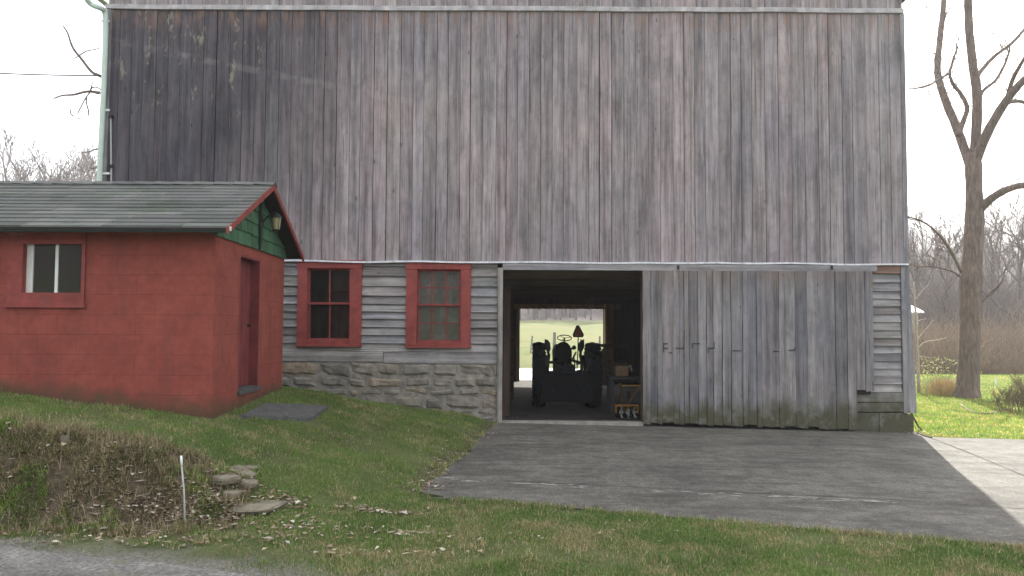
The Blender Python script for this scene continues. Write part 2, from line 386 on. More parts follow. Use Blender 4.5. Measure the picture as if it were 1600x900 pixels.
def m_glass(name, tint=(.75,.8,.8), op=.35):
    m = bpy.data.materials.new(name); m.use_nodes = True; nt = m.node_tree; nt.nodes.clear(); t = NT(nt)
    out = t.n('ShaderNodeOutputMaterial'); tr = t.n('ShaderNodeBsdfTransparent'); tr.inputs[0].default_value = (*tint, 1)
    gl = t.n('ShaderNodeBsdfGlossy'); gl.inputs['Roughness'].default_value = .06
    fr = t.n('ShaderNodeFresnel'); fr.inputs[0].default_value = 1.5
    co = t.coord(); bp = t.n('ShaderNodeBump'); bp.inputs['Strength'].default_value = .25; bp.inputs['Distance'].default_value = .02
    t.lk(t.noise(co, 3, 2), bp.inputs['Height']); t.lk(bp.outputs[0], gl.inputs['Normal']); t.lk(bp.outputs[0], fr.inputs['Normal'])
    mx = t.n('ShaderNodeMixShader'); t.lk(fr.outputs[0], mx.inputs[0]); t.lk(tr.outputs[0], mx.inputs[1]); t.lk(gl.outputs[0], mx.inputs[2])
    df = t.n('ShaderNodeBsdfDiffuse'); df.inputs[0].default_value = (.20,.19,.17,1)
    m2 = t.n('ShaderNodeMixShader'); t.lk(t.rng(t.noise(co, 5, 4), .35, .75, op*.3, op), m2.inputs[0]); t.lk(mx.outputs[0], m2.inputs[1]); t.lk(df.outputs[0], m2.inputs[2])
    t.lk(m2.outputs[0], out.inputs[0]); return m
M['glass'] = m_glass('old_window_glass', op=.10)
M['glass_dusty'] = m_glass('dusty_window_glass', op=.6)

# ------------------------------------------------------------------ mesh helpers
WM = {}
def tag(o, label=None, cat=None, group=None, kind=None):
    if label: o['label'] = label
    if cat: o['category'] = cat
    if group: o['group'] = group
    if kind: o['kind'] = kind
    return o
def empty(name, loc, rz=0, label=None, cat=None, group=None):
    o = bpy.data.objects.new(name, None); COL.objects.link(o); o.location = loc; o.rotation_euler = (0,0,rz)
    o.empty_display_size = .2
    WM[o.name] = Matrix.Translation(Vector(loc)) @ Matrix.Rotation(rz, 4, 'Z')
    return tag(o, label, cat, group)
class MB:
    def __init__(s): s.v = []; s.f = []
    def add(s, vs, fs):
        n = len(s.v); s.v += [Vector(v) for v in vs]; s.f += [tuple(i+n for i in f) for f in fs]; return s
    def box(s, x0, x1, y0, y1, z0, z1, j=0, seed=None):
        vs = [(x, y, z) for z in (z0, z1) for y in (y0, y1) for x in (x0, x1)]
        if j: vs = [(a+rng.uniform(-j, j), b+rng.uniform(-j, j)*.5, c+rng.uniform(-j, j)) for a, b, c in vs]
        return s.add(vs, [(0,2,3,1), (4,5,7,6), (0,1,5,4), (2,6,7,3), (0,4,6,2), (1,3,7,5)])
    def bar(s, a, b, w, h, up=(0,0,1)):
        a = Vector(a); b = Vector(b); d = (b-a).normalized(); u = Vector(up)
        sx = d.cross(u)
        if sx.length < .01: sx = d.cross(Vector((1,0,0)))
        sx.normalize(); u = sx.cross(d)
        vs = [p+sx*(w/2*i)+u*(h/2*k) for p in (a, b) for i, k in ((-1,-1), (1,-1), (1,1), (-1,1))]
        return s.add(vs, [(3,2,1,0), (4,5,6,7), (0,1,5,4), (1,2,6,5), (2,3,7,6), (3,0,4,7)])
    def tube(s, pts, rad, n=8, cap=True, jit=0):
        pts = [Vector(p) for p in pts]; m = len(pts)
        if not hasattr(rad, '__len__'): rad = [rad]*m
        base = len(s.v); up = None
        for i, p in enumerate(pts):
            d = (pts[min(i+1, m-1)]-pts[max(i-1, 0)])
            if d.length < 1e-6: d = Vector((0,0,1))
            d.normalize()
            if up is None:
                up = Vector((1,0,0)) if abs(d.x) < .8 else Vector((0,1,0))
            up = (up-d*up.dot(d)).normalized(); sd = d.cross(up)
            for k in range(n):
                a = 2*math.pi*k/n; rr = rad[i]*(1+(rng.uniform(-jit, jit) if jit else 0))
                s.v.append(p+(up*math.cos(a)+sd*math.sin(a))*rr)
        for i in range(m-1):
            for k in range(n):
                a = base+i*n+k; b = base+i*n+(k+1) % n
                s.f.append((a, b, b+n, a+n))
        if cap:
            s.f.append(tuple(base+k for k in range(n))[::-1]); s.f.append(tuple(base+(m-1)*n+k for k in range(n)))
        return s
    def prism(s, poly, axis, a, b):
        """extrude a 2D polygon (the two other axes) along axis"""
        n = len(poly)
        def pt(q, t): return {'x': (t, q[0], q[1]), 'y': (q[0], t, q[1]), 'z': (q[0], q[1], t)}[axis]
        vs = [pt(q, a) for q in poly]+[pt(q, b) for q in poly]
        return s.add(vs, [tuple(range(n)), tuple(range(2*n-1, n-1, -1))]+[(i, n+i, n+(i+1) % n, (i+1) % n) for i in range(n)])
    def rev(s, prof, c, n=24, axis='x'):
        """lathe a (radius, offset) profile round an axis through c"""
        c = Vector(c); base = len(s.v)
        for r_, o_ in prof:
            for k in range(n):
                a = 2*math.pi*k/n; u, w = r_*math.cos(a), r_*math.sin(a)
                s.v.append(c+Vector({'x': (o_, u, w), 'y': (u, o_, w), 'z': (u, w, o_)}[axis]))
        for i in range(len(prof)-1):
            for k in range(n):
                a = base+i*n+k; b = base+i*n+(k+1) % n; s.f.append((a, b, b+n, a+n))
        return s
    def blob(s, c, sx, sy, sz, n=10, m=8, rough=.15, seed=0, flat_bottom=False):
        c = Vector(c); base = len(s.v)
        for i in range(m+1):
            ph = math.pi*i/m
            for k in range(n):
                a = 2*math.pi*k/n; d = Vector((math.sin(ph)*math.cos(a), math.sin(ph)*math.sin(a), math.cos(ph)))
                q = 1+rough*2*(mnoise.noise(d*1.4+Vector((seed*3.1, seed*1.7, 0))))+rough*.6*mnoise.noise(d*4+Vector((seed, 0, 5)))
                s.v.append(c+Vector((d.x*sx, d.y*sy, d.z*sz))*q)
        for i in range(m):
            for k in range(n):
                a = base+i*n+k; b = base+i*n+(k+1) % n; s.f.append((a, b, b+n, a+n))
        return s
    def build(s, name, mat, parent=None, local=False, smooth=False, bevel=0):
        me = bpy.data.meshes.new(name); vs = s.v
        if local and parent is not None and any(parent.name == q or (bpy.data.objects[parent.name].parent and bpy.data.objects[parent.name].parent.name == q) for q in ('shed',)): vs = [Vector((v.x-.060*v.y, v.y, v.z)) for v in vs]
        if parent is not None and not local:
            inv = WM[parent.name].inverted(); vs = [inv @ v for v in vs]
        me.from_pydata([tuple(v) for v in vs], [], s.f); me.validate(); me.update()
        if smooth:
            me.polygons.foreach_set('use_smooth', [True]*len(me.polygons))
        me.materials.append(M[mat] if isinstance(mat, str) else mat)
        o = bpy.data.objects.new(name, me); COL.objects.link(o)
        if parent is not None: o.parent = parent; WM[o.name] = WM[parent.name]
        else: WM[o.name] = Matrix.Identity(4)
        if bevel:
            bv = o.modifiers.new('bevel', 'BEVEL'); bv.width = bevel; bv.segments = 2; bv.limit_method = 'ANGLE'
        return o
def np_mesh(name, verts, tris, mat, col=None, nper=3):
    me = bpy.data.meshes.new(name); nv = len(verts); nf = len(tris)
    me.vertices.add(nv); me.vertices.foreach_set('co', np.asarray(verts, np.float32).ravel())
    k = tris.shape[1]
    me.loops.add(nf*k); me.loops.foreach_set('vertex_index', np.asarray(tris, np.int32).ravel())
    me.polygons.add(nf); me.polygons.foreach_set('loop_start', np.arange(0, nf*k, k, dtype=np.int32))
    me.polygons.foreach_set('loop_total', np.full(nf, k, np.int32))
    me.update(calc_edges=True)
    if col is not None:
        a = me.color_attributes.new('Col', 'FLOAT_COLOR', 'POINT')
        a.data.foreach_set('color', np.c_[col, np.ones(nv)].astype(np.float32).ravel())
    me.materials.append(M[mat]); o = bpy.data.objects.new(name, me); COL.objects.link(o); WM[o.name] = Matrix.Identity(4)
    return o
def ground_to(px, Y): p = at(px, 500, Y); return p.x

# ------------------------------------------------------------------ ground sheet
def axis_pts(lo, hi, a, b, st, g=1.12):
    c = list(np.arange(a, b+1e-6, st)); s = st; x = b
    while x < hi: s = min(s*g, 14); x += s; c.append(x)
    s = st; x = a; pre = []
    while x > lo: s = min(s*g, 14); x -= s; pre.append(x)
    return np.array(pre[::-1]+c)
xs = axis_pts(-420, 520, -8.5, 8.5, .075); ys = axis_pts(-120, 620, 4.2, 14.1, .075)
X, Y = np.meshgrid(xs, ys)
Z = H(X, Y)
rrx = X/np.maximum(Y, 1)
inb = (X > -7.3) & (X < 7.05) & (Y > 14.12) & (Y < 25.9)
Z = np.where(in_drive(X, Y, .05), Z-.07, Z)
Z = np.where(inb, -.5, Z)
pad = (X > -.3) & (X < 4.5) & (Y > 25.5) & (Y < 33.2)
Z = np.where(pad, -.26, Z)
V = np.c_[X.ravel(), Y.ravel(), Z.ravel()]
nx, ny = len(xs), len(ys)
i = np.arange((ny-1)*(nx-1)); a = (i//(nx-1))*nx+i % (nx-1)
Q = np.c_[a, a+1, a+nx+1, a+nx]
gr = np_mesh('ground', V, Q, 'ground'); tag(gr, kind='structure')
gr.data.polygons.foreach_set('use_smooth', [True]*len(gr.data.polygons))
bz = bankw(X, Y)*np.clip(.5+1.2*fbm(X, Y, 2, 3), 0, 1)
near_drive = np.maximum(sm(.34, 0, np.abs(X-xleft(Y)))*(Y > 7.6), .8*sm(.16, 0, np.abs(Y-yfront(X)))*(X > -1.1))*sm(7.3, 8, Y)*(Y < 14.1)*.9
dirt = np.maximum(bz, near_drive)
verge = sm(.55, .0, (Y-yroad(X))+.5*(fbm(X, Y, 3, 9)-.5))*(Y > 0)
woodz = np.maximum(sm(92, 102, Y+6*(fbm(X, Y, .06, 2)-.5)), sm(-14, -24, -(-Y)) if False else sm(14, 24, -Y))
at_ = gr.data.color_attributes.new('Zone', 'FLOAT_COLOR', 'POINT')
at_.data.foreach_set('color', np.c_[dirt.ravel(), verge.ravel(), woodz.ravel(), np.ones(X.size)].astype(np.float32).ravel())

def sheet(name, inside, x0, x1, y0, y1, st, mat, dz, rows=None):
    pass
# driveway: slab sheet following the ground, cut by its ragged edges
def drive_mesh():
    v = []; f = []
    n, m = 120, 46
    xr = 16.0
    for jx in range(n+1):
        for jy in range(m+1):
            v.append(None)
    for jx in range(n+1):
        u = jx/n; u = u**1.15
        for jy in range(m+1):
            w = jy/m
            # back edge point
            xb = -.25+(xr+.25)*u
            yb = 14.16 if xb < 7.22 else 13.4
            xf = -1.02+(xr+1.02)*u
            yf = float(yfront(xf))
            x_ = xf*(1-w)+xb*w; y_ = yf*(1-w)+yb*w
            if jx == 0: x_ = float(xleft(y_))
            v[jx*(m+1)+jy] = (x_, y_, float(H(x_, y_, False))*1.0+.012)
    for jx in range(n):
        for jy in range(m):
            a = jx*(m+1)+jy; f.append((a, a+m+1, a+m+2, a+1))
    mb = MB(); mb.add(v, f); return mb
dr = drive_mesh().build('driveway', 'concrete', smooth=True); tag(dr, kind='structure')
# expansion joints
def joint(pts, w=.022):
    mb = MB(); ps = [gpt(*q) for q in pts]
    fin = []
    for a_, b_ in zip(ps[:-1], ps[1:]):
        for k in range(12): fin.append(a_.lerp(b_, k/12))
    fin.append(ps[-1])
    vs = []
    for k, p in enumerate(fin):
        d = (fin[min(k+1, len(fin)-1)]-fin[max(k-1, 0)]).normalized(); s_ = Vector((-d.y, d.x, 0)); ww = w*rng.uniform(.3, 1.0)
        o_ = s_*rng.uniform(-.012, .012)
        for sg in (-1, 1):
            q = p+o_+s_*ww*sg*.5; vs.append((q.x, q.y, float(H(q.x, q.y, False))+.017))
    return mb.add(vs, [(2*k, 2*k+1, 2*k+3, 2*k+2) for k in range(len(fin)-1)])
M['joint'] = flat('dirt_filled_joint', (.045,.043,.030), .95, .5, 20)
M['efflo'] = flat('pale_salt_bloom', (.42,.42,.40), .95, .4, 20)
for pts, w in (([(690, 752), (920, 760), (1180, 772), (1400, 784), (1640, 800)], .02), ([(1440, 680), (1530, 715), (1640, 762)], .03)):
    tag(joint(pts, w).build('driveway_joint', 'joint'), kind='structure')
def bloom(px0, px1, n, seed):
    r_ = random.Random(seed); mb = MB()
    for k in range(n):
        px = r_.uniform(px0, px1); py = 752+(px-690)*.0515+r_.gauss(0, 1.2); p = gpt(px, py)
        l, w = r_.uniform(.02, .10), r_.uniform(.004, .011); m_ = 7
        z_ = float(H(p.x, p.y, False))+.0205+k*1e-5
        vs = [(p.x+l*math.cos(2*math.pi*i/m_)*r_.uniform(.6, 1.1), p.y+w*math.sin(2*math.pi*i/m_)*r_.uniform(.5, 1.2)-.23*l*math.cos(2*math.pi*i/m_), z_) for i in range(m_)]
        mb.add(vs, [tuple(range(m_))])
    return mb
mb = bloom(700, 930, 26, 1); mb2 = bloom(1020, 1400, 34, 2); mb.add(mb2.v, mb2.f)
tag(mb.build('driveway_salt_bloom', 'efflo'), kind='structure')
# road
mb = MB(); v = []; f = []; N = 160
for k in range(N+1):
    x_ = -30+60*k/N
    for y_, dz in ((float(yroad(x_)), -.004), (float(yroad(x_))-.35, .008), (float(yroad(x_))-2.6, .05), (float(yroad(x_))-5.4, .006)):
        v.append((x_, y_, dz+min(0, -.02*max(0, min(12, x_)))+ (0 if True else 0)+.008))
for k in range(N):
    for q in range(3):
        a = k*4+q; f.append((a, a+1, a+5, a+4))
# lift road to terrain
v = [(x_, y_, float(H(x_, y_, False))+.012+(z_+.02*max(0, min(12, x_)))) for x_, y_, z_ in v]
rd = mb.add(v, f).build('road', 'road', smooth=True); tag(rd, kind='structure')
# concrete pad behind the barn
mb = MB().box(-.3, 4.5, 26.16, 33.1, -.3, -.13)
M['pad'] = flat('pale_clean_concrete', (.52,.51,.48), .85, .12, 2)
tag(mb.build('rear_pad', 'pad'), kind='structure')

# ------------------------------------------------------------------ barn
BY = 14.0
def fx(px, py=450): return at(px, py, BY).x
def fz(py, px=800): return at(px, py, BY).z
XL, XR = fx(168, 150), fx(1411, 200)
ZF = fz(408); ZT = fz(17)
EAVE = ZT+.30
barn = empty('barn', (0, BY, 0), label='big weathered grey wooden barn with vertical boards over a stone and clapboard ground floor', cat='barn')
# upper siding boards
mb = MB(); x = XL
while x < XR-.02:
    w = min(rng.uniform(.19, .25), XR-x)
    y = BY-.028-rng.uniform(0, .010); gap = rng.choice((.004, .006, .009, .013))
    j = rng.uniform(-.004, .004)
    mb.add([(x+gap/2, y, ZF-.03+rng.uniform(-.012, .008)), (x+w-gap/2, y+rng.uniform(-.004, .004), ZF-.03+rng.uniform(-.012, .008)), (x+w-gap/2+j, y, ZT+.03), (x+gap/2+j, y, ZT+.03),
            (x+gap/2, BY, ZF-.03), (x+w-gap/2, BY, ZF-.03), (x+w-gap/2+j, BY, ZT+.03), (x+gap/2+j, BY, ZT+.03)],
           [(0,1,2,3), (5,4,7,6), (1,5,6,2), (4,0,3,7), (3,2,6,7), (4,5,1,0)])
    x += w
mb.build('siding', 'siding', barn)
# gable siding above the trim
xm = (XL+XR)/2; half = (XR-XL)/2; PITCH = .80
def roofz(x): return EAVE+(half-abs(x-xm))*PITCH
mb = MB(); x = XL
while x < XR-.02:
    w = min(rng.uniform(.19, .25), XR-x); y = BY-.045-rng.uniform(0, .008)
    g_ = .006; z0 = ZT+.045
    a_, b_ = x+g_/2, x+w-g_/2
    mb.add([(a_, y, z0), (b_, y, z0), (b_, y, roofz(b_)), (a_, y, roofz(a_)), (a_, BY, z0), (b_, BY, z0), (b_, BY, roofz(b_)), (a_, BY, roofz(a_))],
           [(0,1,2,3), (5,4,7,6), (1,5,6,2), (4,0,3,7), (3,2,6,7), (4,5,1,0)])
    x += w
mb.build('gable_siding', 'gable_siding', barn)
# trim strip & flashing, slightly wavy
def strip(x0, x1, z, h, y0, y1, seg=14, wav=.006, tilt=0):
    mb = MB(); xs_ = [x0+(x1-x0)*k/seg for k in range(seg+1)]
    vs = []
    for k, x_ in enumerate(xs_):
        d = wav*mnoise.noise(Vector((x_*.9, z, 0)))*2+tilt*(x_-x0); e = wav*.8*mnoise.noise(Vector((x_*3.1, z, 3)))
        vs += [(x_, y0, z+d), (x_, y0+.002, z+h+d+e), (x_, y1, z+h+d+e), (x_, y1, z+d)]
    fs = []
    for k in range(seg):
        a = 4*k; fs += [(a, a+4, a+5, a+1), (a+1, a+5, a+6, a+2), (a+2, a+6, a+7, a+3), (a+3, a+7, a+4, a)]
    fs += [(0,1,2,3), (4*seg+3, 4*seg+2, 4*seg+1, 4*seg)]
    return mb.add(vs, fs)
strip(XL-.05, XR+.02, ZT-.025, .085, BY-.075, BY-.002, 40, .006).build('trim_strip', 'trimpale', barn)
strip(XL-.02, XR+.0, ZF-.045, .03, BY-.12, BY-.03, 60, .012).build('flashing', 'flashing', barn)
# backing walls (structure behind the siding) with openings
wins = [(466, 566, 407, 542, 481, 548, 420, 533), (635, 736, 408, 543, 652, 720, 421, 535)]
mb = MB()
mb.box(XL+.02, XR-.02, BY+.002, BY+.12, ZF-.05, ZT+.1)
w0 = [(fx(w[4], 480), fx(w[5], 480), fz(w[7], 600), fz(w[6], 600)) for w in wins]
xo0, xo1 = fx(785, 540), fx(1004, 540)      # doorway
zo1 = fz(423, 900)
zb = fz(565, 600)
edges = [XL+.02, w0[0][0], w0[0][1], w0[1][0], w0[1][1], xo0-.08]
for k in (0, 2, 4): mb.box(edges[k], edges[k+1], BY+.002, BY+.12, -.3, ZF-.05)
for (a_, b_, c_, d_) in w0:
    mb.box(a_, b_, BY+.002, BY+.12, -.3, c_); mb.box(a_, b_, BY+.002, BY+.12, d_, ZF-.05)
mb.box(xo0-.08, xo1, BY+.002, BY+.12, zo1+.03, ZF-.05)
mb.box(xo1+.02, XR-.02, BY+.002, BY+.12, -.4, ZF-.05)
# gable backing
mb.prism([(XL+.02, ZT+.1), (XR-.02, ZT+.1), (XR-.02, roofz(XR-.02)-.02), (xm, roofz(xm)-.02), (XL+.02, roofz(XL+.02)-.02)], 'y', BY+.002, BY+.1)
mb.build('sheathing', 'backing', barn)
# left ground-floor clapboards
def claps(mb, x0, x1, zs, y=BY, th=.048, holes=()):
    for za, zb_ in zip(zs[:-1], zs[1:]):
        segs = [(x0, x1)]
        for (hx0, hx1, hz0, hz1) in holes:
            new = []
            for (a_, b_) in segs:
                if zb_ > hz1+.01 or za < hz0-.02 or hx1 <= a_ or hx0 >= b_: new.append((a_, b_)); continue
                if hx0 > a_: new.append((a_, hx0))
                if hx1 < b_: new.append((hx1, b_))
            segs = new
        for (a_, b_) in segs:
            if b_-a_ < .02: continue
            n = max(1, int((b_-a_)/.35)); t_ = th*rng.uniform(.85, 1.25)
            vs = []
            for k in range(n+1):
                xx = a_+(b_-a_)*k/n; e = rng.uniform(-.005, .005)
                vs += [(xx, y-t_, za+e), (xx, y-t_*.9, za+e+.012), (xx, y-.008, zb_+.004), (xx, y, zb_+.004), (xx, y, za+e)]
            fs = []
            for k in range(n):
                b = 5*k
                for q in range(5): fs.append((b+q, b+5+q, b+5+(q+1) % 5, b+(q+1) % 5))
            fs += [(4,3,2,1,0), tuple(5*n+q for q in range(5))]
            mb.add(vs, fs)
zs = [fz(p, 600) for p in (549, 536, 523, 511, 498.5, 487, 475, 462, 447, 431, 416, 407.5)]
casings = [(fx(w[0], 480), fx(w[1], 480), fz(w[3], 600), fz(w[2], 600)) for w in wins]
mb = MB(); claps(mb, XL+.03, fx(777, 500), zs, holes=casings); mb.build('clapboard_wall', 'clap', barn)
mb = MB(); mb.box(XL+.03, fx(600, 500), BY-.045, BY, fz(565, 600), fz(549.5, 600), .003); mb.box(fx(600.6, 500), fx(777, 500), BY-.05, BY, fz(567, 600), fz(549.5, 600), .003)
mb.build('sill_board', 'clap', barn)
# stone foundation: individual rough stones in mortar
mb = MB(); xa, xb_ = XL+.05, fx(779, 600); zt = zb-.01
mb.box(xa, xb_, BY-.03, BY+.0, -.3, zt); mb.build('foundation_mortar', 'mortar', barn)
mb = MB(); z = zt; row = 0
rs = random.Random(5)
while z > -.25:
    h = rs.choice((.10, .15, .2, .13, .26)); x = xa+rs.uniform(-.3, 0)
    while x < xb_:
        w = rs.uniform(.18, .62)*(1.2 if h > .18 else .9); x0_, x1_ = max(x, xa), min(x+w, xb_)
        if x1_-x0_ > .06:
            nU, nV = 7, 5; base = len(mb.v); g_ = rs.uniform(.008, .03); dp = rs.uniform(.0, .06); sd = rs.random()*50
            dz0, dz1 = rs.uniform(-.03, .03), rs.uniform(-.03, .03)
            for iu in range(nU):
                for iv in range(nV):
                    u, q = iu/(nU-1), iv/(nV-1)
                    e = min(u, 1-u, q, 1-q); bul = (.0 if e < .01 else .022+dp*.4)
                    X_ = x0_+g_+(x1_-x0_-2*g_)*u; Z_ = z-g_-(h-2*g_)*q+(dz0*(1-u)+dz1*u)
                    n_ = mnoise.noise(Vector((X_*6, Z_*8, sd))); n2 = mnoise.noise(Vector((X_*5, Z_*5, sd+9)))
                    mb.v.append(Vector((X_+n2*.03, BY-.025-bul+n_*.03*(1 if bul else 0), Z_+n_*.02)))
            for iu in range(nU-1):
                for iv in range(nV-1):
                    a = base+iu*nV+iv; mb.f.append((a, a+1, a+nV+1, a+nV))
        x += w
    z -= h
mb.build('stone_foundation', 'stone', barn)
# doorway post & header
mb = MB().box(fx(777.5, 540), xo0, BY-.10, BY+.10, -.15, fz(419, 780), .004); mb.build('door_post', 'postwood', barn)
mb = MB().box(fx(785.5, 420), fx(1366, 420), BY-.11, BY-.03, zo1+.002, ZF-.048, .003); mb.build('door_header', 'trimwood', barn)
mb = MB().box(xo1+.01, xo1+.2, BY+.13, BY+.3, -.1, zo1+.1); mb.build('inner_post', 'interior', barn)
# right hand clapboards, corner board, mossy sill
xr0, xr1 = fx(1363, 500), fx(1406, 500)
zs = [fz(p, 1385) for p in (612, 600, 588, 576, 564, 552, 540, 528, 516, 503.5, 491, 479, 467, 455, 441, 428)]
mb = MB(); claps(mb, xr0-.35, xr1, zs, th=.042); mb.build('clapboard_wall', 'clap', barn)
mb = MB().box(xr0-.3, xr1, BY-.05, BY, zs[-1]+.006, ZF-.05, .003); mb.build('frieze_board', 'rust_board', barn)
mb = MB(); xs0 = fx(1331, 640)
for p0, p1, q in ((628, 613, 0), (643, 629, .004), (677, 644, -.003)):
    mb.box(xs0+rng.uniform(-.03, .02), fx(1409, 640), BY-.06+q, BY, fz(p0, 1385)+.004, fz(p1, 1385)-.003, .006)
mb.build('bottom_logs', 'clap_dark', barn)
mb = MB()
ca = fx(1407, 500); cb = XR+.03
vs = [(ca, BY-.07, fz(645, 1410)), (cb+.09, BY-.075, fz(645, 1410)), (cb, BY-.055, ZF-.05), (ca, BY-.055, ZF-.05), (ca, BY+.05, fz(645, 1410)), (cb+.09, BY+.05, fz(645, 1410)), (cb, BY+.05, ZF-.05), (ca, BY+.05, ZF-.05)]
mb.add(vs, [(0,1,2,3), (5,4,7,6), (1,5,6,2), (4,0,3,7), (3,2,6,7), (4,5,1,0)]); mb.build('corner_board', 'corner', barn)
mb = MB().box(fx(1372, 650), fx(1422, 650), BY-.09, BY+.3, -.4, fz(646, 1410), .02); mb.build('corner_stone', 'clap_dark', barn)
# ---- windows
def barn_window(w, cols, rows, glass, mat_s='redtrim', backing=False):
    ox0, ox1, oz0, oz1 = fx(w[0], 480), fx(w[1], 480), fz(w[3], 600), fz(w[2], 600)
    ix0, ix1, iz0, iz1 = fx(w[4], 480), fx(w[5], 480), fz(w[7], 600), fz(w[6], 600)
    mb = MB(); y0 = BY-.075
    mb.box(ox0, ix0, y0, BY+.01, oz0+.04, iz1, .003); mb.box(ix1, ox1, y0, BY+.01, oz0+.04, iz1, .003)
    mb.box(ox0-.012, ox1+.012, y0-.006, BY+.01, iz1+.001, oz1, .003)
    mb.box(ox0-.01, ox1+.01, y0-.035, BY+.01, oz0, oz0+.038, .003); mb.box(ix0+.001, ix1-.001, y0+.02, BY+.08, oz0+.039, iz0+.012, .002)
    win = mb.build('window', 'redtrim', barn)
    mb = MB(); zm = (iz0+iz1)/2+.02; t_ = .035
    for (za, zb_, yy) in ((zm-.012, iz1, BY+.004), (iz0+.013, zm+.012, BY+.045)):
        if yy > BY+.02: zb_ = zm+.012
        mb.box(ix0+.001, ix0+t_, yy, yy+.035, za, zb_); mb.box(ix1-t_, ix1-.001, yy, yy+.035, za, zb_)
        mb.box(ix0+t_, ix1-t_, yy+.001, yy+.034, za, za+t_); mb.box(ix0+t_, ix1-t_, yy+.001, yy+.034, zb_-t_, zb_-.001)
        for k in range(1, cols):
            xx = ix0+(ix1-ix0)*k/cols; mb.box(xx-.011, xx+.011, yy+.004, yy+.031, za+t_, zb_-t_)
        for k in range(1, rows):
            zz = za+t_+(zb_-za-2*t_)*k/rows; mb.box(ix0+t_, ix1-t_, yy+.006, yy+.029, zz-.009, zz+.009)
    mb.build('sash', mat_s, win)
    mb = MB(); mb.box(ix0+.02, ix1-.02, BY+.018, BY+.021, zm, iz1-.02); mb.box(ix0+.02, ix1-.02, BY+.06, BY+.063, iz0+.03, zm)
    mb.build('pane', glass, win)
    if backing:
        mb = MB(); n = 5
        for k in range(n):
            xx = ix0+(ix1-ix0)*k/n; mb.box(xx+.003, xx+(ix1-ix0)/n-.003, BY+.14+rng.uniform(0, .01), BY+.16, iz0, iz1)
        mb.build('board_behind_glass', 'blanket', win)
    else:
        mb = MB().box(ix0+.07, ix0+.09, BY+.3, BY+.32, iz0, iz1); mb.box(ix0+.42, ix0+.44, BY+.5, BY+.52, iz0-.1, iz0+.7)
        mb.build('inner_slat', 'interior', win)
    return win
w1 = barn_window(wins[0], 2, 1, 'glass'); w1['label'] = 'red framed window with four large dark panes'
w2 = barn_window(wins[1], 3, 2, 'glass_dusty', backing=True); w2['label'] = 'red framed window with twelve small dusty panes'
# ---- sliding door
DY = BY-.14
dx0, dx1 = at(1004, 540, DY).x, at(1365, 540, DY).x; dzt = at(1100, 423, DY).z
mb = MB(); x = dx0; first = True; zrot = at(1345, 611, DY).z
while x < dx1-.02:
    w = .145 if first else rng.choice((.09, .12, .16, .19, .21)); w = min(w, dx1-x); px_ = 1004+(x-dx0)/(dx1-dx0)*361
    zb0 = at(px_, 661+(px_-1004)*.028, DY).z+rng.uniform(-.015, .022)
    if px_ > 1325: zb0 = zrot+rng.uniform(-.03, .06)
    y = DY-rng.uniform(0, .012)-(.012 if first else 0); g_ = rng.choice((.002, .004, .004, .008, .014))
    ji = rng.uniform(-.005, .005); n = 9
    vs = []
    for k in range(n+1):
        z_ = zb0+(dzt-zb0)*k/n; e1, e2 = (rng.uniform(-.004, .004), rng.uniform(-.004, .004)) if 0 < k < n else (0, 0)
        wy = .006*mnoise.noise(Vector((x*3, z_*1.3, 0)))
        vs += [(x+g_/2+e1, y+wy, z_+(rng.uniform(-.02, .02) if k == 0 else 0)), (x+w-g_/2+e2, y+wy, z_+(rng.uniform(-.02, .02) if k == 0 else 0)), (x+w-g_/2+e2, y+.028, z_), (x+g_/2+e1, y+.028, z_)]
    fs = []
    for k in range(n):
        b = 4*k
        for q in range(4): fs.append((b+q, b+(q+1) % 4, b+4+(q+1) % 4, b+4+q))
    fs += [(3,2,1,0), tuple(4*n+q for q in range(4))]
    mb.add(vs, fs); x += w; first = False
door = mb.build('sliding_door', 'doorwood', barn); door['label'] = 'closed sliding board door with mossy bottom and dark cut marks'
# ledgers behind it
mb = MB()
for zz in (.55, 1.5, 2.4): mb.box(dx0+.05, dx1-.05, DY+.03, DY+.07, zz, zz+.14)
mb.box(dx0+.02, dx1-.42, DY+.031, DY+.045, .2, dzt-.02)
mb.build('door_ledger', 'backing', door)
mb = MB()
def stroke(ax, ay, bx_, by_, w=.012):
    a_ = at(ax, ay, DY-.0145); b_ = at(bx_, by_, DY-.0145); MB().bar(a_, b_, .008, w, up=(0,0,1) if abs(ax-bx_) > abs(ay-by_) else (1,0,0)).build('cut_mark', 'backing', door)
for s_ in ((1037, 537, 1043, 537), (1037, 536, 1037, 551), (1037, 544, 1044, 544), (1045, 551, 1050, 551), (1056, 544, 1069, 544), (1069, 515, 1069, 544.5), (1082, 537, 1094, 537), (1082, 537, 1082, 544), (1106, 544, 1117, 544), (1107, 545, 1107, 552), (1116, 534, 1116, 544), (1145, 548, 1157, 548), (1208, 549, 1217, 549), (1232, 547, 1242, 547), (1242, 543, 1242, 547)):
    stroke(*s_, w=.014 if abs(s_[0]-s_[2]) > 3 else .009)
for px_ in (1060, 1300):
    p = at(px_, 417, DY-.03); MB().box(p.x-.02, p.x+.02, p.y, p.y+.02, p.z-.05, p.z+.03).build('hanger', 'metal_dk', door)
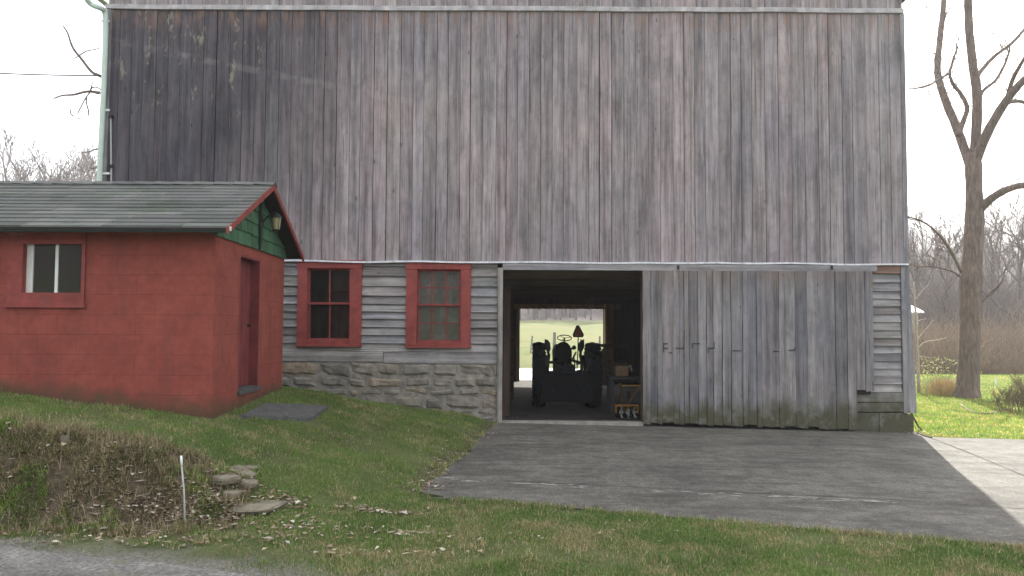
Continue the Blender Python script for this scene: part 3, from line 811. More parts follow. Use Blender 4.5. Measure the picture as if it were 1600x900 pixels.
# ---- interior and far walls
BD = 26.0
mb = MB()
mb.box(XL, XL+.12, BY+.121, BD, -.4, EAVE); mb.build('side_wall', 'siding', barn)
MB().box(XR-.12, XR, BY+.121, BD, -.4, EAVE).build('side_wall', 'siding', barn)
p0 = at(812, 540, BD); p1 = at(943, 540, BD); ztb = at(880, 482, BD).z
mb = MB(); mb.box(XL, p0.x, BD, BD+.14, -.4, EAVE); mb.box(p1.x, XR, BD, BD+.14, -.4, EAVE); mb.box(p0.x, p1.x, BD, BD+.14, ztb, EAVE)
mb.prism([(XL, EAVE), (XR, EAVE), (xm, roofz(xm))], 'y', BD, BD+.12)
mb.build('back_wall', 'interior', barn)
MB().box(p0.x-.12, p0.x-.002, BD-.1, BD-.002, -.3, ztb+.1).build('rear_door_jamb', 'jamb', barn)
mb = MB(); mb.box(p1.x+.02, p1.x+.30, BD-.30, BD-.002, -.3, ztb+.16); mb.build('rear_door_jamb', 'jamb', barn)
mb = MB(); mb.box(p0.x-.25, p1.x+.55, BD-.16, BD-.11, ztb-.015, ztb+.14, .01); mb.build('rear_header', 'jamb', barn)
mb = MB().box(XL+.13, XR-.13, BY+.02, BD+.14, -.3, -.02); 
fl = MB()
nF = 16
for k in range(nF):
    pass
vsF = []; fsF = []
for k in range(nF+1):
    y_ = BY-.16+(BD+.2-BY+.16)*k/nF
    for x_ in (XL+.13, -1, 1, 3, XR-.13):
        vsF.append((x_, y_, .012-.15*max(0, (y_-BY))/12+.0*x_+(-.02*max(0, x_) if y_ < BY+.2 else -.02*max(0, x_))))
for k in range(nF):
    for q in range(4): fsF.append((5*k+q, 5*k+q+1, 5*k+q+6, 5*k+q+5))
fl.add([(a_, max(b_, BY+.0) if False else b_, c_) for a_, b_, c_ in vsF], fsF)
# the floor starts at the door sill
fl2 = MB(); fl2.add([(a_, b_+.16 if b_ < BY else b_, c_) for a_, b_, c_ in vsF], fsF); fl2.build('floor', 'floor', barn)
M['sill'] = flat('worn_sill_concrete', (.27,.26,.235), .9, .3, 6)
MB().box(xo0+.004, xo1-.01, BY-.12, BY+.16, -.12, .026, .004).build('door_sill', 'sill', barn)
mb = MB(); mb.box(XL+.13, XR-.13, BY+.13, BD-.01, 2.86, 2.92)
mb.build('loft_floor', 'interior', barn)
mb = MB()
for k in range(14):
    y_ = BY+.5+k*.85; MB().box(-.35, 4.6, y_, y_+.13, 2.64+rng.uniform(-.02, .02), 2.86).build('joist', 'beam', barn)
mb = MB(); mb.box(-.32, -.16, BY+.2, BD-.02, -.2, 2.63); 
for k in range(5): mb.box(-.155, -.03, BY+1.0+k*2.3, BY+1.16+k*2.3, -.2, 2.62, .01)
mb.build('stall_partition', 'interior', barn)
mb = MB(); mb.box(4.6, 4.7, BY+.2, BD-.02, -.2, 2.85); mb.build('stall_partition', 'interior', barn)
mb = MB(); mb.box(3.35, 3.55, 19.0, 19.2, -.2, 2.63, .01); mb.box(.0, 4.58, 19.0, 19.2, 2.42, 2.635, .01); mb.box(-.15, .05, 19.01, 19.19, -.2, 2.42, .01); mb.build('post_and_beam', 'beam', barn)
# roof
mb = MB()
for sgn in (-1, 1):
    xe = xm+sgn*(half+.10); ze = EAVE-.10*PITCH+.02
    a_ = [(xm, roofz(xm)+.02), (xe, ze), (xe, ze+.12), (xm, roofz(xm)+.14)]
    if sgn < 0: a_ = a_[::-1]
    mb.prism(a_, 'y', BY-.22, BD+.3)
mb.build('roof', 'metal_dk', barn)
# gutter, downspout
def tubepath(name, pts, Yd, rad, mat, parent, n=10):
    ps = [at(a_, b_, Yd if not hasattr(Yd, '__len__') else Yd[i_]) for i_, (a_, b_) in enumerate(pts)]
    # catmull
    out = []
    for i_ in range(len(ps)-1):
        q0, q1, q2, q3 = ps[max(i_-1, 0)], ps[i_], ps[i_+1], ps[min(i_+2, len(ps)-1)]
        for k in range(5):
            t_ = k/5; out.append(.5*((2*q1)+(q2-q0)*t_+(2*q0-5*q1+4*q2-q3)*t_*t_+(3*q1-q0-3*q2+q3)*t_**3))
    out.append(ps[-1]); return MB().tube(out, rad, n).build(name, mat, parent, smooth=True)
ds = tubepath('downspout', [(128, -22), (134, -4), (143, 7), (155, 12), (163, 18), (165, 40), (163, 110), (160, 180), (157, 240), (155, 300), (152, 420)], [13.6]*2+[13.7]*2+[13.86]*7, .048, 'downspout', barn, 12)
for py_ in (33, 172, 271):
    p = at(167, py_, 13.9); MB().box(p.x-.10, p.x+.05, p.y-.012, p.y+.012, p.z-.018, p.z+.018).build('bracket', 'white', ds)
pe = at(128, -22, 13.6)
MB().bar((pe.x, BY-.4, pe.z+.06), (pe.x, BD+.4, pe.z+.06), .13, .11).build('gutter', 'downspout', barn)
tubepath('conduit', [(173, 180), (173.5, 230), (174, 300), (174, 420)], 13.93, .016, 'rod', barn)
mb = MB(); 
for py_ in (182, 260): p = at(173.5, py_, 13.92); MB().box(p.x-.03, p.x+.03, p.y-.03, p.y+.03, p.z-.03, p.z+.03).build('conduit_clamp', 'metal_dk', barn)
MB().box(XL-.03, XL+.055, BY-.06, BY+.06, .3, ZT-.03).build('corner_board', 'corner', barn)
MB().box(XR-.045, XR+.035, BY-.052, BY+.06, ZF-.02, ZT-.03).build('corner_board', 'corner', barn)

# overhead cable to the barn and loose service loop
a_ = at(158, 118, 13.95); b_ = at(-260, 92, 16)
pts = []
for k in range(21):
    t_ = k/20; p = a_.lerp(b_, t_); p.z -= .35*4*t_*(1-t_)*.25; pts.append(p)
tag(MB().tube(pts, .013, 5).build('overhead_cable', 'wire'), 'thin black overhead cable running left from the barn corner', 'cable')
lp = tubepath('service_loop', [(154, 147), (143, 143), (143, 138), (150, 136), (158, 141), (163, 152), (165, 162)], 13.9, .012, 'wire', barn, 6)

# ------------------------------------------------------------------ red block shed
SX, SY, YAW = -3.49, 9.0, R(-.5)
shed = empty('shed', (SX, SY, 0), YAW, 'low red painted block shed with green gable and grey shingle roof beside the barn', 'shed')
SW, SL, ZW = 3.3, 8.5, 2.86       # gable width, length, wall top
gy0, gy1, gz0, gz1 = .98, 1.92, .90, 2.68
wx0, wx1, wz0, wz1 = -2.26, -1.565, 2.13, 2.705
def L(*a): return a
mb = MB(); T = .2
# front long wall with window hole, gable wall with door hole
for (xa_, xb2, za, zb2) in ((-SL, wx0, .1, ZW), (wx1, 0, .1, ZW), (wx0, wx1, .1, wz0), (wx0, wx1, wz1, ZW)):
    mb.box(xa_, xb2, 0, T, za, zb2)
for (ya, yb2, za, zb2) in ((T, gy0, .1, ZW), (gy1, SW, .1, ZW), (gy0, gy1, gz1, ZW), (gy0, gy1, .1, gz0)):
    mb.box(-T, 0, ya, yb2, za, zb2)
mb.box(-SL, -T, SW-T, SW, .1, ZW); mb.box(-SL, -SL+T, T, SW-T, .1, ZW)
# weld the split faces so the block pattern runs on
wall = mb.build('wall', 'block', shed, local=True)
SHEDR = 3.715; SLOPE = (SHEDR-2.875)/(SW/2+.28)
def srz(y): return SHEDR-abs(y-SW/2)*SLOPE
# gable shingles
def clip(poly, fn):
    out = []
    for i_ in range(len(poly)):
        p, q = poly[i_], poly[(i_+1) % len(poly)]; a_, b_ = fn(p), fn(q)
        if a_ >= 0: out.append(p)
        if (a_ >= 0) != (b_ >= 0):
            t_ = a_/(a_-b_); out.append((p[0]+(q[0]-p[0])*t_, p[1]+(q[1]-p[1])*t_))
    return out
mb = MB(); mb.prism([(0.0, ZW), (SW, ZW), (SW, srz(SW)-.06), (SW/2, SHEDR-.06), (0, srz(0)-.06)], 'x', -.15, -.005); mb.build('gable_backing', 'green_dk', shed, local=True)
mb = MB(); rowh = .175
for r_ in range(6):
    z0 = ZW-.05+r_*rowh; y = -.05-rng.uniform(0, .2)
    while y < SW+.05:
        w = rng.uniform(.24, .32)
        poly = [(max(y+.004, -.02), z0+rng.uniform(-.008, .008)), (min(y+w-.004, SW+.02), z0+rng.uniform(-.008, .008)), (min(y+w-.004, SW+.02), z0+rowh+.01), (max(y+.004, -.02), z0+rowh+.01)]
        poly = clip(poly, lambda p: (SHEDR-.05-(p[0]-SW/2)*SLOPE)-p[1]); 
        if len(poly) > 2: poly = clip(poly, lambda p: (SHEDR-.05+(p[0]-SW/2)*SLOPE)-p[1])
        if len(poly) > 2:
            n = len(poly); xo = lambda p: .012+.018*(1-(p[1]-z0)/rowh)+.0004*r_
            vs = [(xo(p), p[0], p[1]) for p in poly]+[(-.002, p[0], p[1]) for p in poly]
            mb.add(vs, [tuple(range(n))]+[(i_, n+i_, n+(i_+1) % n, (i_+1) % n) for i_ in range(n)])
        y += w
mb.build('gable_shingles', 'green_sh', shed, local=True)
MB().box(.031, .055, SW/2+.05, SW/2+.13, ZW-.04, srz(SW/2+.13)-.06).build('dark_vertical_strip', 'green_dk', shed, local=True)  # narrow dark green strip running up the gable near its middle
# roof: shingle courses
OV = .25
for side, nm in ((-1, 0), (1, 1)):
    pass
mb = MB(); sl = SW/2+.30; n = 13
for side in (-1, 1):
    for k in range(n):
        d0, d1 = sl*(n-k)/n, sl*(n-k-1)/n-.03     # outer, inner distance from the ridge
        x = -SL-.2-rng.uniform(0, .8)
        while x < OV:
            w = .92; xa_, xb2 = max(x, -SL-.2), min(x+w-.004, OV+rng.uniform(-.004, .004))
            if xb2-xa_ > .02:
                lift = .022+rng.uniform(0, .006); sk = rng.uniform(-.004, .004)
                y0_, y1_ = SW/2+side*(d0+sk), SW/2+side*max(d1, 0)
                z0_, z1_ = SHEDR-d0*SLOPE, SHEDR-max(d1, 0)*SLOPE
                vs = [(xa_, y0_, z0_+lift), (xb2, y0_, z0_+lift), (xb2-.06*0, y1_, z1_+.006), (xa_, y1_, z1_+.006), (xa_, y0_, z0_+.002), (xb2, y0_, z0_+.002)]
                mb.add(vs, [(0,1,2,3), (4,5,1,0), (1,5,2), (4,0,3)])
            x += w
for k in range(32):
    xa_ = -SL-.2+k*.28
    if xa_ > OV: break
    xb2 = min(xa_+.29, OV+.01)
    for side in (-1, 1):
        mb.add([(xa_, SW/2, SHEDR+.045), (xb2, SW/2, SHEDR+.035), (xb2, SW/2+side*.12, SHEDR-.12*SLOPE+.03), (xa_, SW/2+side*.12, SHEDR-.12*SLOPE+.04)], [(0,1,2,3)])
roof = mb.build('roof', 'shingle', shed, local=True)
mb = MB()
for side in (-1, 1):
    a_ = [(SW/2, SHEDR-.002), (SW/2+side*sl, SHEDR-sl*SLOPE-.002), (SW/2+side*sl, SHEDR-sl*SLOPE-.03), (SW/2, SHEDR-.035)]
    mb.prism(a_, 'x', -SL-.18, OV-.03)
mb.build('roof_deck', 'backing', roof, local=True)
mb = MB()
for side in (-1, 1):
    a_ = [(SW/2, SHEDR+.012), (SW/2+side*(sl+.01), SHEDR-sl*SLOPE+.010), (SW/2+side*(sl+.01), SHEDR-sl*SLOPE-.065), (SW/2, SHEDR-.075)]
    mb.prism(a_, 'x', OV-.028, OV+.002)
mb.build('barge_board', 'redtrim', shed, local=True)
mb = MB().box(-SL-.18, OV-.03, SW/2-sl+.004, SW/2-sl+.03, SHEDR-sl*SLOPE-.050, SHEDR-sl*SLOPE-.031); mb.build('fascia', 'green_dk', shed, local=True)
mb = MB().box(OV+.0, OV+.015, SW/2-sl+.01, SW/2-sl+.05, SHEDR-sl*SLOPE-.03, SHEDR-sl*SLOPE+.02); mb.build('fascia_clip', 'white', shed, local=True)
# shed window
mb = MB(); c = .10
mb.box(wx0-c-.08, wx0, -.022, .0, wz0-.13, ZW-.02); mb.box(wx1, wx1+.04, -.022, 0, wz0-.13, ZW-.02)
mb.box(wx0, wx1, -.021, 0, wz1, ZW-.02); mb.box(wx0, wx1, -.021, 0, wz0-.13, wz0); mb.box(wx0-c-.10, wx1+.06, -.04, 0, wz0-.175, wz0-.132)
sw = mb.build('window', 'redtrim', shed, local=True)
mb = MB(); mb.box(wx0, wx0+.075, .06, .10, wz0, wz1); mb.box((wx0+wx1)/2-.005, (wx0+wx1)/2+.03, .055, .10, wz0, wz1); mb.build('window_frame', 'white', sw, local=True)
mb = MB(); mb.box(wx0+.075, (wx0+wx1)/2-.005, .08, .083, wz0, wz1); mb.box((wx0+wx1)/2+.03, wx1, .07, .073, wz0, wz1); mb.build('pane', 'glass', sw, local=True)
MB().box(wx0-.1, wx1+.1, .28, .30, wz0-.1, wz1+.05).build('curtain', M['green_dk'], sw, local=True)
# shed door
mb = MB().box(-.17, -.13, gy0+.03, gy1-.03, gz0+.02, gz1-.03)
for k in range(1, 5): 
    yy = gy0+.03+(gy1-gy0-.06)*k/5; mb.box(-.13, -.127, yy-.006, yy+.006, gz0+.03, gz1-.04)
sd_ = mb.build('door', 'red_dark', shed, local=True)
mb = MB().tube([(-.13, gy1-.12, 1.75), (-.09, gy1-.12, 1.75)], .022, 10); mb.build('handle', 'metal_dk', sd_, local=True)
mb = MB(); mb.box(-.19, -.001, gy0, gy0+.028, gz0, gz1); mb.box(-.19, -.001, gy1-.028, gy1, gz0, gz1); mb.box(-.19, -.002, gy0+.028, gy1-.028, gz1-.028, gz1); mb.build('door_frame', 'red_dark', shed, local=True)
mb = MB().box(-.2, .035, gy0-.02, gy1+.02, gz0-.055, gz0+.004, .006); mb.build('threshold', 'slab', shed, local=True)
# lantern
lx, ly, lz = .22, SW/2+.26, 3.20
mb = MB(); mb.rev([(.0, .16), (.02, .155), (.03, .14), (.075, .105), (.085, .085), (.0, .083)], (lx, ly, lz), 4*3, 'z'); mb.tube([(.02, ly, lz+.02), (.09, ly, lz+.1), (.17, ly, lz+.16), (lx, ly, lz+.16)], .010, 6); mb.box(.012, .03, ly-.035, ly+.035, lz-.06, lz+.09)
mb.rev([(0, -.10), (.055, -.098), (.06, -.085), (0, -.083)], (lx, ly, lz), 12, 'z')
for k in range(4):
    a_ = math.pi/4+k*math.pi/2; mb.bar((lx+.055*math.cos(a_), ly+.055*math.sin(a_), lz-.09), (lx+.075*math.cos(a_), ly+.075*math.sin(a_), lz+.085), .007, .007)
ln_ = mb.build('wall_lantern', 'metal_dk', shed, local=True)
MB().rev([(.0, -.084), (.047, -.083), (.066, .082), (0, .0825)], (lx, ly, lz), 12, 'z').build('lamp_glass', 'cream', ln_, local=True)

# flagstone by the shed door
a_, b_, c_, d_ = gpt(374, 656), gpt(486, 659), gpt(512, 640), gpt(416, 636)
zz = max(p.z for p in (a_, b_, c_, d_))
cc = (a_+b_+c_+d_)/4
poly = []
for p, q in ((a_, b_), (b_, c_), (c_, d_), (d_, a_)):
    for k in range(5):
        s_ = p.lerp(q, k/5); poly.append((s_.x-cc.x+rng.uniform(-.012, .012), s_.y-cc.y+rng.uniform(-.012, .012)))
mb = MB(); zl = Hf(cc.x, cc.y)
n = len(poly); vs = [(p[0], p[1], Hf(p[0]+cc.x, p[1]+cc.y)-zl+.05) for p in poly]+[(p[0], p[1], Hf(p[0]+cc.x, p[1]+cc.y)-zl-.1) for p in poly]+[(0, 0, .055)]
mb.add(vs, [(i_, (i_+1) % n, 2*n) for i_ in range(n)]+[(i_, n+i_, n+(i_+1) % n, (i_+1) % n) for i_ in range(n)])
fs_ = mb.build('flagstone', 'slab'); fs_.location = (cc.x, cc.y, zl); tag(fs_, 'dark flat stone slab lying in the grass by the shed door', 'stone slab')

# ------------------------------------------------------------------ rocks & stake on the bank
def rock(px, py, sx, sy, sz, seed, label, dz=0, rough=.22, tilt=0):
    p = gpt(px, py); mb = MB(); Rk = random.Random(seed*7+1); m_ = 11
    prof = [Rk.uniform(.72, 1.12) for _ in range(m_)]; rings = []
    for lv, (zz, sc_r) in enumerate(((-1.2, .92), (-.1, 1.03), (.55, .98), (.9, .84), (1.0, .5))):
        base = len(mb.v)
        for k in range(m_):
            a_ = 2*math.pi*k/m_; q = prof[k]*sc_r*(1+Rk.uniform(-.05, .05))
            mb.v.append(Vector((math.cos(a_)*sx*q, math.sin(a_)*sy*q, sz*(zz+Rk.uniform(-.12, .12)))))
        if lv:
            for k in range(m_): mb.f.append((base-m_+k, base-m_+(k+1) % m_, base+(k+1) % m_, base+k))
    mb.v.append(Vector((0, 0, sz*1.02))); n_ = len(mb.v)-1
    for k in range(m_): mb.f.append((n_-m_+k, n_-m_+(k+1) % m_, n_))
    o = mb.build('rock', 'rock'); o.location = (p.x, p.y, p.z+dz); o.rotation_euler = (tilt, tilt*.5, rng.uniform(-.4, .4))
    return tag(o, label, 'rock', 'rocks at the end of the bank')
rock(394, 792, .30, .24, .03, 1, 'widest flat tan rock lying at the foot of the bank', .01)
rock(352, 752, .14, .10, .035, 2, 'small rounded brown rock left of the stone pile on the bank', .03)
rock(372, 742, .16, .11, .022, 3, 'thin tilted slab of rock at the top of the stone pile', .03, tilt=.25)
rock(384, 757, .14, .09, .032, 4, 'dark blocky rock in the middle of the stone pile', .015)
rock(362, 772, .10, .08, .025, 5, 'grey rock half buried below the stone pile', .01)
rock(390, 733, .12, .08, .018, 6, 'small flat rock on the grass edge above the pile', .015)
rock(101, 690, .045, .03, .055, 9, 'single small pale stone high on the weedy bank at left', .0)
for k, (px_, py_, s_) in enumerate(((80, 612, .05), (118, 615, .06), (150, 618, .05), (175, 622, .06), (60, 610, .04))):
    r_ = rock(px_, py_, s_, s_*.6, s_*.5, 20+k, 'small pale stone half buried in grass along the red shed wall', 0); r_['group'] = 'small stones along the shed wall'
base = gpt(290, 822); tp = at(283, 712, base.y+.12)
sk = empty('marker_stake', tuple(base), 0, 'thin leaning grey stake with a white tip standing in the weedy bank', 'stake')
MB().tube([base-Vector((0,0,.1)), base.lerp(tp, .5)+Vector((.006, 0, 0)), base.lerp(tp, .86)], [.009, .008, .007], 7).build('rod', 'rod', sk, smooth=True)
MB().tube([base.lerp(tp, .86), base.lerp(tp, .95), tp], [.010, .012, .009], 8).build('white_tip', 'white', sk, smooth=True)

# ------------------------------------------------------------------ tractor inside
TY = 17.2; tx = at(884, 560, TY).x
tr = empty('tractor', (tx, TY, -.04), 0, 'small old tractor seen from behind as a dark silhouette in the barn doorway', 'tractor')
TZ = -.04
def tyre(cx, cy, r_, w_, name='wheel'):
    mb = MB(); h = w_/2
    mb.rev([(r_*.62, -h*.8), (r_*.80, -h), (r_*.93, -h*.95), (r_*.985, -h*.6), (r_*.99, 0), (r_*.985, h*.6), (r_*.93, h*.95), (r_*.80, h), (r_*.62, h*.8)], (cx, cy, TZ+r_), 40, 'x')
    n = 26
    for k in range(n):
        for sg in (-1, 1):
            a_ = 2*math.pi*(k+(.5 if sg > 0 else 0))/n; a2 = a_+.16*1
            def P(x_, an, rr): return (cx+x_, cy+math.cos(an)*rr, TZ+r_+math.sin(an)*rr)
            mb.bar(P(sg*h*.96, a_, r_*.96), P(0.0, a2, r_*1.005), .04, .05, up=(0, math.cos(a_), math.sin(a_)))
    w = mb.build(name, 'tyre', tr)
    mb = MB(); mb.rev([(r_*.63, -h*.7), (r_*.58, -h*.5), (r_*.2, -.02), (.0, -.02)], (cx, cy, TZ+r_), 24, 'x'); mb.rev([(.0, .02), (r_*.2, .02), (r_*.58, h*.5), (r_*.63, h*.7)], (cx, cy, TZ+r_), 24, 'x')
    mb.build('rim', 'rim', w); return w
hw = .60
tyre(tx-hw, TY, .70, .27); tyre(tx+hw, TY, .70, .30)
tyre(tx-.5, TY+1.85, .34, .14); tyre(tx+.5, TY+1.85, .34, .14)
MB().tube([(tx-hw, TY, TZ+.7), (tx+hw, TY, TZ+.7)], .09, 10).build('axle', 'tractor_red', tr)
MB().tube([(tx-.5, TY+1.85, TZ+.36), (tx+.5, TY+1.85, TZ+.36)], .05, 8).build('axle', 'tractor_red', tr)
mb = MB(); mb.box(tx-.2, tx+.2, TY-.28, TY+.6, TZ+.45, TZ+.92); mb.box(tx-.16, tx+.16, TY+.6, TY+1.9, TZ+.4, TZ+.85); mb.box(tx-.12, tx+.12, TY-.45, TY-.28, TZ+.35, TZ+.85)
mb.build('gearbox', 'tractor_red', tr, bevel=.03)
mb = MB(); 
mb.prism([(tx-.19, TZ+.82), (tx+.19, TZ+.82), (tx+.2, TZ+1.2), (tx+.12, TZ+1.33), (tx-.12, TZ+1.33), (tx-.2, TZ+1.2)], 'y', TY+.75, TY+2.0); mb.build('hood', 'tractor_red', tr, bevel=.03)
mb = MB()
for k in range(9):
    pass
mb.blob((tx-.07, TY-.05, TZ+1.04), .21, .2, .05, 16, 8, 0); mb.blob((tx-.07, TY-.22, TZ+1.22), .185, .04, .22, 16, 10, 0); mb.box(tx-.10, tx-.04, TY-.1, TY+.05, TZ+.88, TZ+1.02)
mb.build('seat', 'tyre', tr, smooth=True)
sc_ = at(882, 528, TY+.55)
mb = MB(); ring = [sc_+Vector((.165*math.cos(a_), .165*math.sin(a_)*.85, .062*math.sin(a_))) for a_ in [2*math.pi*k/28 for k in range(29)]]
mb.tube(ring, .011, 6, cap=False); 
for k in (1, 10, 19): mb.tube([sc_, ring[k]], .007, 5)
sw_ = mb.build('steering_wheel', 'metal_dk', tr, smooth=True)
MB().tube([sc_, Vector((tx-.0, TY+1.0, TZ+.95))], .018, 8).build('steering_column', 'metal_dk', tr)
# inner fenders with stalk-like lamps as in the silhouette
for sg, px_ in ((-1, 855), (1, 908.5)):
    mb = MB(); cx_ = tx+sg*.40; n = 10; base = len(mb.v)
    for k in range(n+1):
        a_ = R(20+140*k/n)
        for rr, ww in ((.60, 0), (.78, 0), (.78, sg*.1), (.76, sg*.1)):
            mb.v.append(Vector((cx_+ww+(0 if rr > .7 else 0), TY+math.cos(a_)*rr, TZ+.66+math.sin(a_)*rr)))
    for k in range(n):
        for q in range(3): a2 = base+4*k+q; mb.f.append((a2, a2+1, a2+5, a2+4))
    pc = at(px_, 540, TY-.05)
    mb.v = [Vector((v_.x, v_.y, min(v_.z, TZ+1.12))) for v_ in mb.v]
    mb.build('fender', 'tractor_red', tr)
    mb = MB(); q = lambda a_, b_: at(a_, b_, TY-.05)
    o_ = px_; s2 = -sg
    poly = [(o_+s2*(-4), 530), (o_+s2*1, 531), (o_+s2*4.5, 536), (o_+s2*5.5, 545), (o_+s2*3, 551), (o_+s2*(-1), 549), (o_+s2*(-4), 543)] if sg < 0 else [(o_+4, 530), (o_-1, 532), (o_-4.5, 537), (o_-5, 545), (o_-3.5, 550), (o_+1, 549), (o_+4.5, 542)]
    pw = [q(*t_) for t_ in poly]; mb.prism([(p.x, p.z) for p in pw], 'y', TY-.08, TY-.02)
    st_ = [q(o_+(1 if sg < 0 else -1), 549), q(o_+(3 if sg < 0 else -2), 556), q(o_+(1 if sg < 0 else 1), 566), q(o_, 585)]
    mb.tube(st_, [.03, .03, .035, .04], 8); mb.build('rear_bracket', 'tractor_red', tr)
# three-point lift arms and levers
mb = MB()
for sg in (-1, 1):
    mb.tube([(tx+sg*.2, TY-.2, TZ+.6), (tx+sg*.33, TY-.85, TZ+.42)], .03, 6); mb.tube([(tx+sg*.22, TY-.25, TZ+.95), (tx+sg*.30, TY-.6, TZ+.98), (tx+sg*.31, TY-.62, TZ+.48)], .022, 6)
mb.tube([(tx-.02, TY-.3, TZ+.88), (tx+.02, TY-.3, TZ+.9)], .04, 6)
mb.build('lift_arm', 'tractor_red', tr)
q = lambda a_, b_: at(a_, b_, TY+.2)
mb = MB().tube([q(885, 552), q(890, 547), q(896, 543)], .022, 6); mb.blob(q(897, 543), .05, .05, .05, 10, 8, .05); mb.build('lever', 'tractor_red', tr, smooth=True)
for ps, w_ in (([(888, 565), (895, 560), (900, 550)], .022), ([(897, 558), (898, 572)], .015), ([(864, 566), (855, 566), (848, 572)], .035), ([(893, 563), (905, 566), (914, 570)], .035)):
    MB().tube([q(*t_) for t_ in ps], w_, 6).build('lever', 'tractor_red', tr, smooth=True)

mb = MB(); yb_ = TY-.62
a1, b1 = at(846, 590, yb_), at(926, 590, yb_)
mb.box(a1.x, b1.x, yb_-.12, yb_+.12, TZ+.16, at(880, 584, yb_).z)
mb.build('ballast_box', 'tyre', tr, bevel=.02)
# slow vehicle triangle on its mast
SYp = TY-.35; mb = MB(); pw = [at(a_, b_, SYp) for a_, b_ in ((900.5, 508.5), (905, 508.5), (912.5, 523), (911, 527), (896, 527), (894.5, 523))]
mb.prism([(p.x, p.z) for p in pw], 'y', SYp-.004, SYp); sv = mb.build('warning_triangle', 'metal_dk', tr)
cx2 = sum(p.x for p in pw)/6; cz2 = sum(p.z for p in pw)/6-.01
mb = MB(); mb.prism([(cx2+(p.x-cx2)*.68, cz2+(p.z-cz2)*.68) for p in pw], 'y', SYp-.008, SYp-.0045); mb.build('orange_panel', 'orange', sv)
MB().tube([at(903.5, 526, SYp+.02), at(903, 550, SYp+.02), at(901, 585, SYp+.1)], .012, 6).build('mast', 'metal_dk', tr)

# ---- workbench, box, sack, tiller on the right of the doorway
wb = empty('workbench', (at(982, 590, 16.3).x, 16.3, -.03), 0, 'dark workbench standing behind the yellow tiller inside the barn', 'workbench')
a_, b_ = at(953, 590, 16.0), at(1045, 590, 16.0)
MB().box(a_.x, b_.x, 16.0, 16.7, a_.z-.05, a_.z, .004).build('top', 'bench', wb)
for xx in (a_.x+.05, b_.x-.05):
    for yy in (16.05, 16.62): MB().box(xx-.035, xx+.035, yy-.03, yy+.03, -.07, a_.z-.051).build('leg', 'bench', wb)
c_ = at(972, 590, 16.3)
bx = empty('engine_on_bench', (c_.x, 16.3, a_.z), 0, 'greasy brown engine block sitting on the workbench in the barn', 'engine')
MB().box(c_.x-.15, c_.x+.13, 16.18, 16.45, a_.z+.002, a_.z+.24).build('block', 'sack', bx, bevel=.03)
MB().rev([(0, .30), (.09, .29), (.13, .25), (.13, .2), (0, .19)], (c_.x-.02, 16.3, a_.z+.04), 16, 'z').build('flywheel_cover', 'engine', bx, smooth=True)
MB().tube([(c_.x+.1, 16.3, a_.z+.2), (c_.x+.17, 16.25, a_.z+.24), (c_.x+.2, 16.25, a_.z+.12)], .02, 8).build('exhaust', 'rod', bx)
# tiller
ty_ = 15.35; p = at(978, 640, ty_); zf = -.06
ti = empty('tiller', (p.x, ty_, zf), 0, 'yellow orange garden tiller parked just inside the doorway', 'tiller')
for sg in (-1, 1):
    mb = MB(); mb.rev([(.07, -.03), (.13, -.035), (.145, -.02), (.145, .02), (.13, .035), (.07, .03)], (p.x+sg*.17, ty_, zf+.145), 22, 'x')
    w_ = mb.build('wheel', 'tyre', ti, smooth=True)
    MB().rev([(0, -.028), (.072, -.026), (.072, .026), (0, .028)], (p.x+sg*.17, ty_, zf+.145), 18, 'x').build('rim', 'yellow', w_)
mb = MB(); mb.tube([(p.x-.2, ty_, zf+.145), (p.x+.2, ty_, zf+.145)], .014, 6); mb.box(p.x-.11, p.x+.11, ty_-.1, ty_+.25, zf+.2, zf+.25); mb.box(p.x-.05, p.x+.05, ty_-.04, ty_+.04, zf+.1, zf+.2)
mb.box(p.x-.24, p.x+.2, ty_-.32, ty_-.1, zf+.255, zf+.275); mb.box(p.x-.24, p.x-.225, ty_-.32, ty_-.1, zf+.12, zf+.254); mb.box(p.x+.185, p.x+.2, ty_-.32, ty_-.1, zf+.12, zf+.254)
mb.build('frame', 'yellow', ti)
mb = MB(); mb.box(p.x-.09, p.x+.1, ty_, ty_+.22, zf+.252, zf+.38); mb.rev([(0, .15), (.09, .14), (.1, .06), (.1, 0), (0, 0)], (p.x, ty_+.11, zf+.38), 16, 'z'); mb.build('engine', 'engine', ti, bevel=.01)
for q in range(3):
    mb = MB(); mb.tube([(p.x-.16+.13*q, ty_-.21, zf+.13), (p.x-.09+.13*q, ty_-.21, zf+.13)], .03, 8)
    for k in range(6):
        a_ = k*math.pi/3+q*.4; xx = p.x-.14+.13*q; mb.bar((xx, ty_-.21, zf+.13), (xx+.03, ty_-.21+.12*math.cos(a_), zf+.13+.12*math.sin(a_)), .03, .01)
    mb.build('tine_wheel', 'rod', ti)
mb = MB()
for sg in (-1, 1): mb.tube([(p.x+sg*.06, ty_+.1, zf+.26), (p.x+sg*.13, ty_-.3, zf+.5), (p.x+sg*.22, ty_-.75, zf+.74)], .012, 6)
mb.tube([(p.x-.2, ty_-.62, zf+.68), (p.x+.2, ty_-.62, zf+.68)], .010, 6)
mb.build('handlebar', 'yellow', ti)
